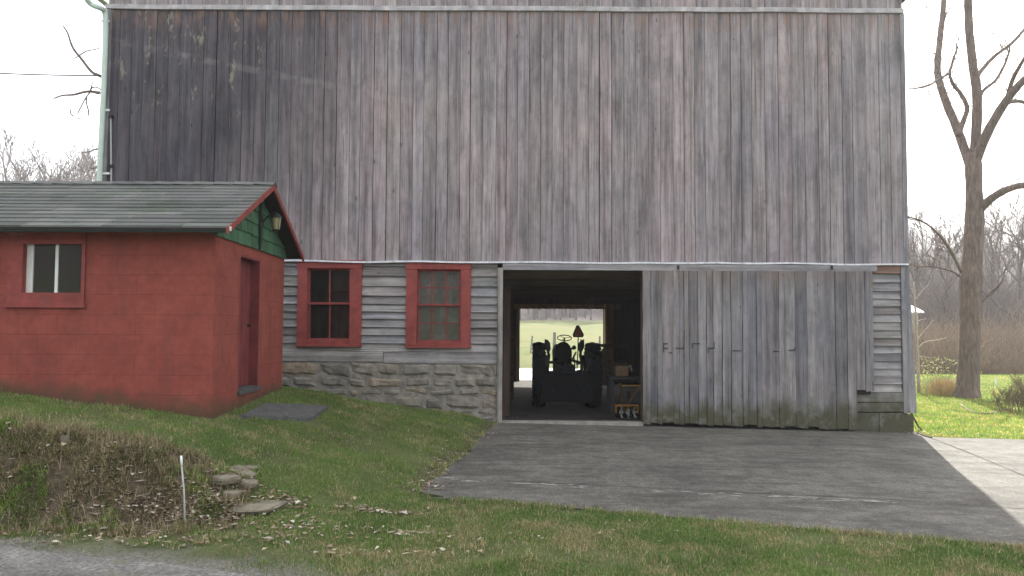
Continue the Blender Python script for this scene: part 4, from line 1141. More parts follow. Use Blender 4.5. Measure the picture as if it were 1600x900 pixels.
# hanging sack / coat on the post
c_ = at(946, 575, 19.0-.25)
sc2 = empty('hanging_coat', (c_.x, 18.75, c_.z-.5), 0, 'brown work coat hanging on a nail near the rear doorway inside the barn', 'coat')
mb = MB(); prof = [(0, .50), (.05, .49), (.10, .44), (.13, .36), (.12, .2), (.14, 0), (.17, -.25), (.18, -.42), (.0, -.42)]
mb.rev(prof, (c_.x, 18.75, c_.z), 18, 'z'); mb.v = [Vector((v_.x, 18.75+(v_.y-18.75)*.5+.03*mnoise.noise(Vector((v_.x*14, 0, v_.z*2))), v_.z)) for v_ in mb.v]
mb.build('coat_body', 'sack', sc2, smooth=True)
for sg in (-1, 1): MB().tube([(c_.x+sg*.1, 18.75, c_.z+.38), (c_.x+sg*.19, 18.72, c_.z+.12), (c_.x+sg*.2, 18.7, c_.z-.2)], [.05, .055, .05], 8).build('sleeve', 'sack', sc2, smooth=True)
MB().box(c_.x-.2, c_.x+.62, 18.93, 18.99, c_.z+.50, c_.z+.58).build('coat_rail', 'beam', sc2)
# wall box by the left post inside the barn, bucket and a shovel
q0 = at(800, 640, 15.2)

# ------------------------------------------------------------------ trees
def grow(out, p, d, Lh, r_, depth, R_, up=.12, wander=.22, split=3, tips=.35, minr=.004):
    n = 5 if depth > 1 else 4; pts = [p.copy()]; rad = [r_]; q = p.copy(); dd = d.copy()
    for k in range(n):
        dd = (dd+Vector((R_.uniform(-1, 1), R_.uniform(-1, 1), R_.uniform(-.6, .8)))*wander+Vector((0,0,up))).normalized()
        q = q+dd*(Lh/n); pts.append(q.copy()); rad.append(max(minr, r_*(1-(1-tips)*(k+1)/n)))
    out.append((pts, rad, depth))
    if depth <= 0: return
    for k in range(split+(1 if depth > 1 else R_.randint(0, 2))):
        t_ = R_.uniform(.25, 1.0); i_ = min(n-1, int(t_*n)); base = pts[i_].lerp(pts[i_+1], t_*n-i_)
        ax = Vector((R_.uniform(-1, 1), R_.uniform(-1, 1), R_.uniform(-1, 1))).normalized()
        seg = (pts[i_+1]-pts[i_]).normalized(); side = (ax-seg*ax.dot(seg)).normalized()
        an = R_.uniform(.45, .95); nd = (seg*math.cos(an)+side*math.sin(an)).normalized()
        grow(out, base, nd, Lh*R_.uniform(.45, .75), max(minr, rad[i_]*R_.uniform(.45, .62)), depth-1, R_, up, wander*1.1, split, tips, minr)
def make_tree(seed, h, r0, depth=4, spread=.9, minr=.012, split=3):
    R_ = random.Random(seed); out = []
    lean = Vector((R_.uniform(-.06, .06), R_.uniform(-.06, .06), 1)).normalized()
    n = 8; pts = [Vector((0,0,-.3))]; rad = [r0*1.25]; q = Vector((0,0,0)); dd = lean
    pts.append(q.copy()); rad.append(r0*1.1)
    for k in range(n):
        dd = (dd+Vector((R_.uniform(-1, 1), R_.uniform(-1, 1), .6))*.07).normalized(); q = q+dd*(h*.8/n); pts.append(q.copy()); rad.append(r0*(1-.80*(k+1)/n))
    out.append((pts, rad, 9))
    for k in range(int(9*spread)+3):
        t_ = R_.uniform(.28, 1.0); i_ = 1+min(n-1, int(t_*n)); base = pts[i_].lerp(pts[i_+1], R_.random()) if i_+1 < len(pts) else pts[-1].copy()
        a_ = R_.uniform(0, 6.28); el = R_.uniform(.35, 1.1); nd = Vector((math.cos(a_)*math.cos(el), math.sin(a_)*math.cos(el), math.sin(el)))
        grow(out, base, nd, h*R_.uniform(.22, .40)*(1.25-.6*t_)*spread, rad[i_]*.55, depth-2, R_, .10, .20, split, .35, minr)
    return out
def tree_mbs(out, thick=1.0):
    a_ = MB(); b_ = MB()
    for pts, rad, dp in out:
        if dp >= 9: a_.tube(pts, rad, 10, jit=.04)
        else: b_.tube(pts, [x_*thick for x_ in rad], 5 if dp >= 2 else 3, cap=False)
    return a_, b_
# --- the big bare tree on the right lawn
TD = 19.0
bt = gpt(1511, 622); TD = bt.y
big = empty('bare_tree', tuple(bt), 0, 'tall forked leafless tree standing on the sunlit lawn right of the barn', 'tree')
def cat(ps, n=4):
    out = []
    for i_ in range(len(ps)-1):
        q0, q1, q2, q3 = ps[max(i_-1, 0)], ps[i_], ps[i_+1], ps[min(i_+2, len(ps)-1)]
        for k in range(n):
            t_ = k/n; out.append(.5*((2*q1)+(q2-q0)*t_+(2*q0-5*q1+4*q2-q3)*t_*t_+(3*q1-q0-3*q2+q3)*t_**3))
    out.append(ps[-1]); return out
pxm = TD/1200
trunk = [(1510, 640, 26), (1511, 622, 21.5), (1512, 605, 18), (1514, 560, 16), (1516, 500, 15.5), (1516, 460, 17.5), (1517, 440, 17.5), (1519, 415, 15.5), (1521, 370, 15.2), (1523, 335, 14.6), (1522, 300, 12.6), (1521, 265, 13), (1520, 240, 12)]
pc = [at(a_, b_, TD) for a_, b_, c_ in trunk]; cc_ = cat(pc, 4); rr_ = np.interp(np.linspace(0, len(trunk)-1, len(cc_)), range(len(trunk)), [t_[2]*pxm*.93 for t_ in trunk])
mb = MB(); mb.tube(cc_, list(rr_), 18, jit=.035); mb.build('trunk', 'bark', big, smooth=True)
limbs = [
 ([(1519, 268), (1505, 228), (1493, 195), (1478, 160), (1467, 125), (1465, 100), (1470, 50), (1475, 0), (1481, -90), (1470, -190)], 7.6, 3.6, 0.0, 3.0),
 ([(1521, 262), (1526, 190), (1526, 140), (1519, 95), (1514, 40), (1513, -20), (1518, -120), (1512, -240)], 7.8, 4.6, .0, -.5),
 ([(1523, 255), (1535, 225), (1552, 190), (1572, 158), (1592, 133), (1620, 105), (1665, 50), (1690, -40)], 8.2, 3.6, 0, -2.0),
 ([(1572, 160), (1582, 125), (1597, 97), (1620, 60)], 4, 2, -.3, -1.5),
 ([(1575, 160), (1592, 158), (1615, 162), (1660, 150)], 3.4, 2, -.3, .8),
 ([(1523, 125), (1535, 108), (1556, 86), (1580, 68), (1605, 40), (1640, -10)], 3.6, 2, 0, 1.5),
 ([(1528, 152), (1540, 138), (1556, 125), (1570, 100), (1577, 80), (1578, 70)], 3, 1.3, 0, 1.0),
 ([(1497, 212), (1505, 190), (1511, 168), (1500, 145), (1490, 133), (1484, 115), (1490, 92), (1497, 72)], 4.5, 1.4, 0, .6),
 ([(1483, 115), (1472, 121), (1450, 134), (1432, 138), (1420, 138)], 2.2, .8, 0, -.5),
 ([(1528, 325), (1536, 322), (1548, 311), (1562, 302), (1580, 294), (1604, 290), (1660, 300), (1720, 285)], 7.4, 3.6, 0, -1.2),
 ([(1500, 432), (1488, 424), (1465, 418), (1442, 416), (1428, 421)], 1.9, .9, -.1, -.4),
 ([(1502, 425), (1487, 395), (1470, 370), (1445, 348), (1418, 338)], 2.8, 1.0, -.1, -.8),
 ([(1528, 480), (1545, 460), (1558, 448), (1566, 440)], 2.2, .9, -.1, -.5),
]
mb = MB(); R2 = random.Random(4); tw = []
for pts, r0, r1, yo, dy in limbs:
    n = len(pts); ps = [at(a_, b_, TD+yo+dy*(i_/(n-1))) for i_, (a_, b_) in enumerate(pts)]
    cc_ = cat(ps, 4); rads = [(r0+(r1-r0)*k/(len(cc_)-1))*pxm for k in range(len(cc_))]
    mb.tube(cc_, rads, 9 if r0 > 4 else 6, jit=.06)
    for k in range(int(len(cc_)*.6)):
        i_ = R2.randrange(len(cc_)//4, len(cc_)-1); d_ = (cc_[i_+1]-cc_[i_]).normalized(); ax = Vector((R2.uniform(-1, 1), R2.uniform(-1, 1), R2.uniform(-.2, 1))).normalized()
        if R2.random() < .8: grow(tw, cc_[i_], (d_*.4+ax).normalized(), R2.uniform(.25, 1.4), .014, R2.choice((0, 1, 1, 2)), R2, .05, .25, 2, .4, .007)
for pts, rad, dp in tw: mb.tube(pts, rad, 4, cap=False)
mb.build('crown', 'bark', big, smooth=True)
# --- the tree behind the barn's left corner: its trunk hidden, broken ends showing
lt = Vector((-11.2, 22.5, Hf(-11.2, 22.5)))
lt_ = empty('bare_tree', tuple(lt), 0, 'bare tree with broken drooping branches showing beside the pale green downspout', 'tree')
mb = MB(); mb.tube([lt-Vector((0,0,.3)), lt+Vector((.1, 0, 2)), lt+Vector((.0, .1, 5)), lt+Vector((.3, 0, 8)), lt+Vector((.5, .2, 11))], [.26, .21, .17, .12, .06], 10, jit=.04); mb.build('trunk', 'bark', lt_, smooth=True)
mb = MB()
for pts, r0, r1 in (([(225, 150), (180, 130), (155, 118), (143, 112), (128, 93), (116, 78), (110, 65), (106, 52), (99, 41)], 3.2, 1.2), ([(225, 165), (180, 150), (157, 145), (136, 143), (115, 148), (98, 149), (84, 154)], 3.0, 1.0), ([(122, 88), (135, 80), (150, 77), (158, 74)], 1.1, .7), ([(123, 88), (116, 91), (111, 91)], 1.0, .5),
                    ([(142, 143), (136, 150), (129, 162), (124, 172), (121, 178)], 1.2, 1.0), ([(136, 150), (135, 160), (138, 172), (139, 181)], 1.2, 1.2), ([(141, 142), (143, 135), (145, 128)], 1.2, .8), ([(200, 225), (152, 233), (140, 237), (129, 238)], 1.5, .6), ([(220, 250), (150, 262), (140, 263)], 1.5, .6), ([(112, 180), (122, 185), (133, 186)], .8, .8), ([(111, 170), (110, 176), (114, 181)], 1.0, 1.0)):
    ps = [at(a_, b_, 22.0) for a_, b_ in pts]; cc_ = cat(ps, 3); k_ = 22/1200
    mb.tube(cc_, [(r0+(r1-r0)*i_/(len(cc_)-1))*k_ for i_ in range(len(cc_))], 6, jit=.08)
R3 = random.Random(3); o3 = []
for k in range(5):
    grow(o3, lt+Vector((.1, .1, 3+k*1.6)), Vector((R3.uniform(.2, 1), R3.uniform(-.3, .8), .7)).normalized(), 2.0, .05, 2, R3, .1, .2, 3, .4, .008)
for pts, rad, dp in o3: mb.tube(pts, rad, 4, cap=False)
mb.build('crown', 'bark', lt_, smooth=True)

# --- background trees, individually placed
protos = []
for k, (h, r0, dep, sp) in enumerate(((11, .20, 4, .9), (13, .24, 4, .8), (9, .14, 4, 1.0), (12, .18, 4, .7))):
    protos.append(make_tree(100+k, h, r0*.85, dep, sp, .010, 4))
pm = [tree_mbs(o_, 1.5) for o_ in protos]
def place_tree(k, x_, y_, s_, rz, label, group=None, first={}):
    if x_ > 0: s_ *= 1.12
    r_ = empty('bare_tree', (x_, y_, Hf(x_, y_)-.1), rz, label, 'tree', group); r_.scale = (s_, s_, s_)
    if k not in first:
        a_, b_ = pm[k]
        t1 = a_.build('trunk', 'bark_far', r_, local=True, smooth=True); t2 = b_.build('crown', 'bark_far', r_, local=True); first[k] = (t1, t2)
    else:
        for src in first[k]:
            c_ = src.copy(); COL.objects.link(c_); c_.parent = r_
    return r_
def px_tree(px, Yd): return at(px, 500, Yd).x
bg = [(0, 1432, 62, 1.0, 'bare tree just beyond the barn corner behind the white roofed building'), (1, 1448, 75, .95, 'slim bare tree between the barn corner and the big forked tree'), (2, 1470, 52, 1.0, 'small bare tree behind the pale green bush'),
      (0, 1490, 85, 1.1, 'bare tree rising close to the left of the big forked trunk'), (3, 1545, 58, .95, 'bare tree close to the right of the big forked trunk'), (1, 1566, 66, .9, 'bare tree under the low right limb of the forked tree'),
      (2, 1588, 48, 1.15, 'bare tree at the right edge behind the dark brush'), (3, 1606, 72, 1.1, 'bare tree half cut by the right edge of the photo')]
for i_, (k, px, Yd, s_, lb) in enumerate(bg):
    place_tree(k, px_tree(px, Yd), Yd, s_, i_*1.7, lb, 'bare trees beyond the lawn')
for i_, (k, px, Yd, s_, lb) in enumerate(((1, 5, 78, 1.55, 'bare tree top at the far left above the shed roof'), (0, 38, 84, 1.75, 'tallest rounded bare tree top above the shed roof'), (3, 78, 92, 1.75, 'bare tree top over the middle of the shed roof at left'), (2, 112, 80, 1.95, 'bare tree top just left of the downspout'), (1, 140, 95, 1.6, 'bare tree top touching the downspout above the roof'))):
    place_tree(k, px_tree(px, Yd), Yd, s_, i_*2.1+.5, lb, 'bare tree tops behind the shed')
# --- wood mass on the hillside
def merged_wood(name, label, spots, thick=1.0):
    VV = []; FF = []; n0 = 0
    arrs = []
    for a_, b_ in pm:
        v_ = np.array([tuple(p) for p in a_.v+b_.v]); fa = [f for f in a_.f if len(f) == 4]; fb = [tuple(i_+len(a_.v) for i_ in f) for f in b_.f if len(f) == 4]
        arrs.append((v_, np.array(fa+fb)))
    for (x_, y_, s_, rz, k) in spots:
        v_, f_ = arrs[k]; c, s = math.cos(rz), math.sin(rz); w = v_*s_
        VV.append(np.c_[w[:, 0]*c-w[:, 1]*s+x_, w[:, 0]*s+w[:, 1]*c+y_, w[:, 2]+Hf(x_, y_)-.1]); FF.append(f_+n0); n0 += len(v_)
    return tag(np_mesh(name, np.vstack(VV), np.vstack(FF), 'bark_far'), label, 'woodland', kind='stuff')
R4 = random.Random(9); spots = []
for k in range(190):
    Yd = R4.uniform(95, 330); px = R4.uniform(1400, 1680); spots.append((px_tree(px, Yd), Yd, R4.uniform(.9, 1.3), R4.uniform(0, 6), R4.randrange(4)))
merged_wood('woodland', 'leafless brown woodland covering the hillside beyond the lawn', spots)
spots = []
for k in range(110):
    Yd = R4.uniform(99, 150); px = R4.uniform(790, 980); spots.append((px_tree(px, Yd), Yd, R4.uniform(.9, 1.2), R4.uniform(0, 6), R4.randrange(4)))
merged_wood('woodland', 'purple brown woodland above the green field seen through the barn', spots)

spots = []
for k in range(46):
    Yd = R4.uniform(88, 125); px = R4.uniform(-60, 175); spots.append((px_tree(px, Yd), Yd, R4.uniform(1.35, 1.75), R4.uniform(0, 6), R4.randrange(4)))
merged_wood('woodland', 'hazy leafless woodland whose tops show over the shed roof at far left', spots)
# --- brush, shrubs
def shrub_mesh(seed, h, w, n, rad=.007, dep=1, up=.1):
    R_ = random.Random(seed); out = []
    for k in range(n):
        a_ = R_.uniform(0, 6.28); b_ = R_.random()*w*.4; el = R_.uniform(.9, 1.5)
        grow(out, Vector((b_*math.cos(a_), b_*math.sin(a_), -.05)), Vector((math.cos(a_)*math.cos(el), math.sin(a_)*math.cos(el), math.sin(el))), h*R_.uniform(.6, 1), rad, dep, R_, up, .2, 4, .4, .004)
    mb = MB()
    for pts, rd_, dp in out: mb.tube(pts, rd_, 3, cap=False)
    return mb
sm_ = [shrub_mesh(50+k, 1.7, 1.6, 22) for k in range(3)]
VV = []; FF = []; n0 = 0
arr = [(np.array([tuple(p) for p in m_.v]), np.array(m_.f)) for m_ in sm_]
for k in range(230):
    Yd = R4.uniform(32, 50); px = R4.uniform(1415, 1660); x_ = px_tree(px, Yd); v_, f_ = arr[R4.randrange(3)]; nz = float(fbm(px*.02, Yd*.25, 1, 5)); s_ = R4.uniform(.6, 1.0)*(.1+2.1*nz)
    if nz < .33: continue
    s_ *= 1.15; rz = R4.uniform(0, 6.28); c, s = math.cos(rz), math.sin(rz)
    w = v_*s_; VV.append(np.c_[w[:, 0]*c-w[:, 1]*s+x_, w[:, 0]*s+w[:, 1]*c+Yd, w[:, 2]+Hf(x_, Yd)]); FF.append(f_+n0); n0 += len(v_)
M['brush'] = bark('reddish_brush', (.24,.185,.135), (.38,.30,.215), 2)
tag(np_mesh('brush', np.vstack(VV), np.vstack(FF), 'brush'), 'reddish brown leafless brush along the far edge of the lawn', 'brush', kind='stuff')
VV = []; FF = []; n0 = 0
for k in range(190):
    Yd = R4.uniform(52, 105); px = R4.uniform(1412, 1660); x_ = px_tree(px, Yd); v_, f_ = arr[R4.randrange(3)]; s_ = R4.uniform(1.3, 3.2); rz = R4.uniform(0, 6.28); c, s = math.cos(rz), math.sin(rz)
    w = v_*s_; VV.append(np.c_[w[:, 0]*c-w[:, 1]*s+x_, w[:, 0]*s+w[:, 1]*c+Yd, w[:, 2]+Hf(x_, Yd)]); FF.append(f_+n0); n0 += len(v_)
tag(np_mesh('undergrowth', np.vstack(VV), np.vstack(FF), 'bark_far'), 'tall grey brown undergrowth between the far bare trees', 'undergrowth', kind='stuff')
M['straw'] = flat('straw_grass', (.42,.33,.19), .9, .2, 9)
M['palegreen'] = flat('pale_green_buds', (.50,.50,.22), .8, .25, 9, isl=True)
def bushy(name, px, py, mbm, mat, label, cat_, sc=1.0, leaf=None, nleaf=0, lw=.5, lh=.8):
    p = gpt(px, py); o = empty(name, tuple(p), rng.uniform(0, 6), label, cat_); o.scale = (sc, sc, sc)
    mbm.build('stems', mat, o, local=True)
    if leaf:
        mb = MB(); R_ = random.Random(px)
        for k in range(nleaf):
            c = Vector((R_.gauss(0, lw), R_.gauss(0, lw), R_.uniform(.2, 1)*lh)); s_ = R_.uniform(.03, .06)
            a_ = Vector((R_.uniform(-1, 1), R_.uniform(-1, 1), R_.uniform(-1, 1))).normalized(); b_ = a_.orthogonal().normalized()
            mb.add([c-a_*s_, c+b_*s_*.5, c+a_*s_, c-b_*s_*.5], [(0,1,2,3)])
        mb.build('leaves', leaf, o, local=True)
    return o
bushy('shrub', 1466, 594, shrub_mesh(61, 1.0, 1.2, 16), 'twig', 'yellow green budding bush behind the lawn left of the forked tree', 'bush', .9, 'palegreen', 260, .6, .9)
def tuft(seed, h, w, n):
    R_ = random.Random(seed); mb = MB()
    for k in range(n):
        a_ = R_.uniform(0, 6.28); b_ = abs(R_.gauss(0, w*.35)); q = Vector((b_*math.cos(a_), b_*math.sin(a_), 0)); d_ = Vector((math.cos(a_)*.25+R_.uniform(-.2, .2), math.sin(a_)*.25+R_.uniform(-.2, .2), 1)).normalized()
        hh = h*R_.uniform(.5, 1); s_ = Vector((-math.sin(a_), math.cos(a_), 0))*.007
        mb.add([q-s_, q+s_, q+d_*hh*.6+s_*.7, q+d_*hh*.6-s_*.7, q+d_*hh+Vector((d_.x, d_.y, -.2))*.1*hh], [(0,1,2,3), (3,2,4)])
    return mb
bushy('grass_clump', 1473, 617, tuft(71, .62, 1.0, 900), 'straw', 'tan dry grass clump left of the forked tree trunk', 'dry grass', 1.0)
bushy('shrub', 1592, 645, shrub_mesh(62, .8, 1.6, 40, .008, 2), 'twig', 'dark tangled brush pile at the right edge of the lawn', 'bush', .62)
bushy('shrub', 1628, 640, shrub_mesh(63, 1.0, 1.8, 40, .008, 2), 'twig', 'brown brush beyond the right edge of the lawn', 'bush', .65)
bushy('shrub', 1560, 632, shrub_mesh(64, .45, .9, 18, .006, 1), 'twig', 'low sparse twigs right of the forked tree trunk', 'bush', .5)
# pale sapling by the corner
p = gpt(1436, 614); sp = empty('sapling', tuple(p), 0, 'thin pale barked sapling close to the right corner of the barn', 'sapling'); D_ = p.y; k_ = D_/1200
mb = MB()
for pts, r0, r1 in (([(1436, 616), (1434, 560), (1432, 520), (1430, 480), (1428, 440)], 3, 1.2), ([(1433, 545), (1445, 535), (1465, 531), (1478, 528)], 1.2, .6), ([(1432, 532), (1440, 522), (1452, 508), (1458, 500)], 1.1, .5), ([(1431, 512), (1428, 498), (1422, 488), (1419, 478)], 1.0, .5), ([(1434, 560), (1442, 557), (1455, 560)], 1.0, .5), ([(1430, 505), (1438, 500), (1448, 498)], .8, .5), ([(1429, 470), (1440, 455), (1450, 445)], .7, .4)):
    ps = cat([at(a_, b_, D_) for a_, b_ in pts], 3); mb.tube(ps, [(r0+(r1-r0)*i_/(len(ps)-1))*k_ for i_ in range(len(ps))], 6)
mb.build('stem', 'bark_pale', sp, smooth=True)
# second stump like post near it
p = gpt(1438, 618)
# fallen twigs
def stick(name, pts, r_, label, off=.01):
    ps = [gpt(*q) for q in pts]; ps = [p+Vector((0,0,off+.015)) for p in ps]; return tag(MB().tube(cat(ps, 3), r_, 6, jit=.1).build(name, 'bark', smooth=True), label, 'branch')
stick('fallen_branch', [(1502, 634), (1520, 646), (1545, 648), (1560, 644), (1578, 641)], .022, 'curved fallen branch lying on the lawn right of the forked tree')
p0_ = at(1422, 642, 13.95); p1_ = gpt(1442, 672)
tag(MB().tube(cat([p0_, p0_.lerp(p1_, .5)+Vector((.03, 0, -.1)), p1_], 4), .016, 6, jit=.1).build('leaning_stick', 'bark'), 'dark stick leaning against the bottom right corner of the barn', 'stick')
stick('fallen_branch', [(1432, 677), (1444, 683), (1456, 686)], .014, 'short stick lying on the driveway at the barn corner')
# far white roofed building
c_ = at(1424, 500, 50); fb = empty('far_building', (c_.x, 50, Hf(c_.x, 50)), 0, 'distant small building with bright white roof right of the barn', 'building')
zt_, zr0 = at(1428, 488, 50).z, at(1428, 475, 50).z; g0 = Hf(c_.x, 50)-.5
MB().box(c_.x-3.6, c_.x+.45, 50, 53, g0, zt_).build('wall', 'farwall', fb)
MB().prism([(49.7, zt_-.05), (53.3, zt_-.05), (53.3, zt_+.03), (51.5, zr0+.02), (49.7, zt_+.03)], 'x', c_.x-4, c_.x+.7).build('roof', 'farroof', fb)
MB().box(c_.x-1.6, c_.x-.9, 49.95, 49.999, g0+.8, zt_-.5).build('window', 'metal_dk', fb)
# fence in the field behind
fn = empty('field_fence', (at(860, 540, 42).x, 42, Hf(2.2, 42)), 0, 'old wire fence with leaning wooden posts in the field behind the barn', 'fence')
prev = None; tops = []
for px_, h_, w_, ln2 in ((790, 1.0, .06, .0), (829, .95, .05, .10), (866, 1.15, .09, .02), (908, .8, .05, -.02), (937, .95, .06, .0), (975, 1.1, .06, .05), (1020, 1.1, .06, 0)):
    x_ = px_tree(px_, 42); g_ = Hf(x_, 42); mb = MB().tube([(x_, 42, g_-.2), (x_+ln2, 42, g_+h_)], [w_, w_*.9], 8, jit=.06); mb.build('post', 'postwood', fn); tops.append((x_, ln2, g_))
for hh in (.3, .62):
    mb = MB()
    mb.tube([(x_+l_*hh, 42-.07, g_+hh+.03*((i_ % 2)-.5)) for i_, (x_, l_, g_) in enumerate(tops)], .008, 4); mb.build('wire', 'rod', fn)
# small white marker on the lawn
p = gpt(1556, 606); tag(MB().tube([p-Vector((0,0,.1)), p+Vector((0,0,.32))], .03, 6).build('marker_peg', 'white'), 'small pale peg standing at the back of the sunlit lawn', 'peg')

# ------------------------------------------------------------------ grass, weeds, leaves
def scatter(n, x0, x1, y0, y1, keep, seed):
    g = np.random.default_rng(seed); x = g.uniform(x0, x1, n); y = g.uniform(y0, y1, n); k = keep(x, y, g); return x[k], y[k], g
def shed_mask(x, y):
    c, s = math.cos(YAW), math.sin(YAW); lx_ = (x-SX)*c+(y-SY)*s; ly_ = -(x-SX)*s+(y-SY)*c
    lx_ = lx_+.06*ly_
    return (lx_ < .03) & (lx_ > -SL) & (ly_ > -.02) & (ly_ < SW+.02)
fp = [(a_, b_) for a_, b_ in ((p[0]+cc.x, p[1]+cc.y) for p in poly)] if False else None
slab_c = (fs_.location.x, fs_.location.y)
def blades(name, x, y, g, h, w, col, lean, label, z=None, mat='grass', extra=None):
    n = len(x); z = H(x, y) if z is None else z
    a = g.uniform(0, 2*np.pi, n); hh = h*g.uniform(.45, 1.15, n); ww = w*g.uniform(.6, 1.3, n)
    la = g.uniform(0, 2*np.pi, n); ll = lean*g.uniform(.1, 1.2, n)*hh
    dx, dy = np.cos(a)*ww/2, np.sin(a)*ww/2; ex, ey = np.cos(la)*ll, np.sin(la)*ll
    zt2 = np.sqrt(np.maximum(hh**2-(ll*.8)**2, (hh*.2)**2))
    P0 = np.c_[x-dx, y-dy, z-.008]; P1 = np.c_[x+dx, y+dy, z-.008]
    P2 = np.c_[x+dx*.75+ex*.35, y+dy*.75+ey*.35, z+zt2*.6]; P3 = np.c_[x-dx*.75+ex*.35, y-dy*.75+ey*.35, z+zt2*.6]; P4 = np.c_[x+ex, y+ey, z+zt2]
    Vv = np.stack([P0, P1, P2, P3, P4], 1).reshape(-1, 3); b = np.arange(n)*5
    T3 = np.concatenate([np.c_[b, b+1, b+2], np.c_[b, b+2, b+3], np.c_[b+3, b+2, b+4]])
    C = np.repeat(col, 5, 0)
    o = np_mesh(name, Vv, T3, mat, C); tag(o, label, 'grass', kind='stuff'); return o
def grass_col(x, y, g, dry=0.0, lift=1.5):
    n = len(x); t = g.random(n); p = fbm(x, y, 1.1, 21); q = fbm(x, y, 3.3, 31)
    c1 = np.array([.062,.112,.026]); c2 = np.array([.112,.172,.042]); c3 = np.array([.165,.175,.072]); c4 = np.array([.30,.25,.14])
    k = np.clip(.5+(p-.5)*2.0+(t-.5)*.8, 0, 1)[:, None]
    c = c1*(1-k)+c2*k
    dry = dry+.26*sm(8.2, 6.0, y)*np.clip(fbm(x, y, 1.7, 33)*2-.55, 0, 1.2)
    k2 = np.clip((q-.45)*2.6+(t-.6)*.5, 0, 1)[:, None]*.7; c = c*(1-k2)+c3*k2
    dr_ = (g.random(n) < (.08+dry+np.clip(q-.52, 0, 1)*1.3))[:, None]
    return np.where(dr_, c4*(.5+.7*g.random(n)[:, None]), c)*lift*(.75+.5*g.random(n)[:, None])
# lawn near
def keep_near(x, y, g):
    d2 = (5.2/np.maximum(y, 5.2))**1.5
    m = ~in_drive(x, y, .015) & (y > yroad(x)+.12*g.random(len(x))) & ~shed_mask(x, y) & (y < BY-.05) & (np.abs(x)/y < .72)
    m &= ~((np.abs(x-slab_c[0]) < .44) & (np.abs(y-slab_c[1]) < .24))
    m &= g.random(len(x)) < d2
    verge_ = 1-.9*sm(1.2, .1, y-yroad(x)+.5*(fbm(x, y, 2.5, 77)-.5)); m &= g.random(len(x)) < verge_
    bare = np.clip((fbm(x, y, 1.3, 41)-.55)*7, 0, .88); m &= g.random(len(x)) > bare
    ed = np.maximum(sm(.38, 0, np.abs(x-xleft(y)))*(y > 7.6), .7*sm(.2, 0, np.abs(y-yfront(x)))*(fbm(x, y, 2.4, 15) > .5)); m &= g.random(len(x)) > ed*.85
    return m & (bankw(x, y)*(.5+fbm(x, y, 2, 3)) < .55+.3*g.random(len(x)))
x, y, g = scatter(2600000, -8.5, 8.5, 4.3, 14.0, keep_near, 1)
blades('lawn_grass', x, y, g, .034, .0055, grass_col(x, y, g), .85, 'short green lawn grass around the driveway and in front of the shed')
# sunlit lawn at the right rear
def keep_rear(x, y, g):
    return ((x > 7.35) & (y > 13.42)) & (x/y > .49) & (x/y < .74) & (g.random(len(x)) < (14/y)**1.2)
x, y, g = scatter(420000, 7, 23, 13.4, 31, keep_rear, 2)
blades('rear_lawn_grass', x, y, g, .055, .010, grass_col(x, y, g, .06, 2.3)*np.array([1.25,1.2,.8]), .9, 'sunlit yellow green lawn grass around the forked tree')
# bank weeds
def keep_bank(x, y, g):
    return (bankw(x, y) > .25+.3*g.random(len(x))) & (np.abs(x)/y < .74) & (fbm(x, y, 5, 91) > .36+.12*g.random(len(x)))
x, y, g = scatter(200000, -6.5, -2.0, 6.2, 8.0, keep_bank, 3)
n = len(x); t = g.random(n)[:, None]; p = fbm(x, y, 2.2, 51)[:, None]; p2 = fbm(x, y, 4.0, 61)[:, None]
c = np.where(t < .38+.5*(p-.5), np.array([.095,.115,.035]), np.where(t < .72, np.array([.14,.105,.06]), np.array([.27,.22,.14])))*(.7+1.4*g.random(n)[:, None])
c = np.where(p2 > .60, c*np.array([.75,1.15,.55]), c)*(.55+.9*fbm(x, y, 6, 95)[:, None])
blades('bank_weeds', x, y, g, .058, .0065, c, 1.9, 'tangled brown and green weeds covering the steep roadside bank')
x, y, g = scatter(15000, -6.5, -2.0, 6.3, 8.2, lambda x, y, g: (bankw(x, y) > .35) & (fbm(x, y, 1.7, 71) > .42), 4)
n = len(x); blades('dry_stalks', x, y, g, .16, .005, np.array([.30,.24,.155])*(.6+.9*g.random(n)[:, None]), 1.7, 'dry tan stalks lying over the roadside bank')
# taller edge grass on driveway borders
x, y, g = scatter(500000, -1.8, 8, 4.8, 14, lambda x, y, g: ~in_drive(x, y, .05) & (((np.abs(y-yfront(x)) < .10) & (x > -1)) | ((np.abs(x-xleft(y)) < .07) & (y > 8)) & (g.random(len(x)) < .35)) & (fbm(x, y, 2.6, 81) > .38), 5)
blades('edge_grass', x, y, g, .062, .006, grass_col(x, y, g, .25), .95, 'longer grass growing along the driveway edge')
x, y, g = scatter(420000, -6.5, 6.5, 5.0, 12.5, lambda x, y, g: ~in_drive(x, y, .0) & ~shed_mask(x, y) & (y > yroad(x)+.25) & (bankw(x, y) < .3) & (fbm(x, y, 4.5, 101) > .60+.10*g.random(len(x))) & (np.abs(x)/y < .72), 12)
blades('grass_tufts', x, y, g, .075, .006, grass_col(x, y, g, .12), 1.1, 'uneven longer tufts standing up out of the lawn')
x, y, g = scatter(60000, -6, 6, 5.0, 11, lambda x, y, g: ~in_drive(x, y, .0) & ~shed_mask(x, y) & (y > yroad(x)+.1) & (fbm(x, y, 2.1, 111) > .5) & (np.abs(x)/y < .72), 13)
n = len(x); blades('dry_grass', x, y, g, .05, .004, np.array([.36,.30,.19])*(.5+.6*g.random(n)[:, None]), 2.2, 'flattened straw coloured dead grass lying in the lawn')
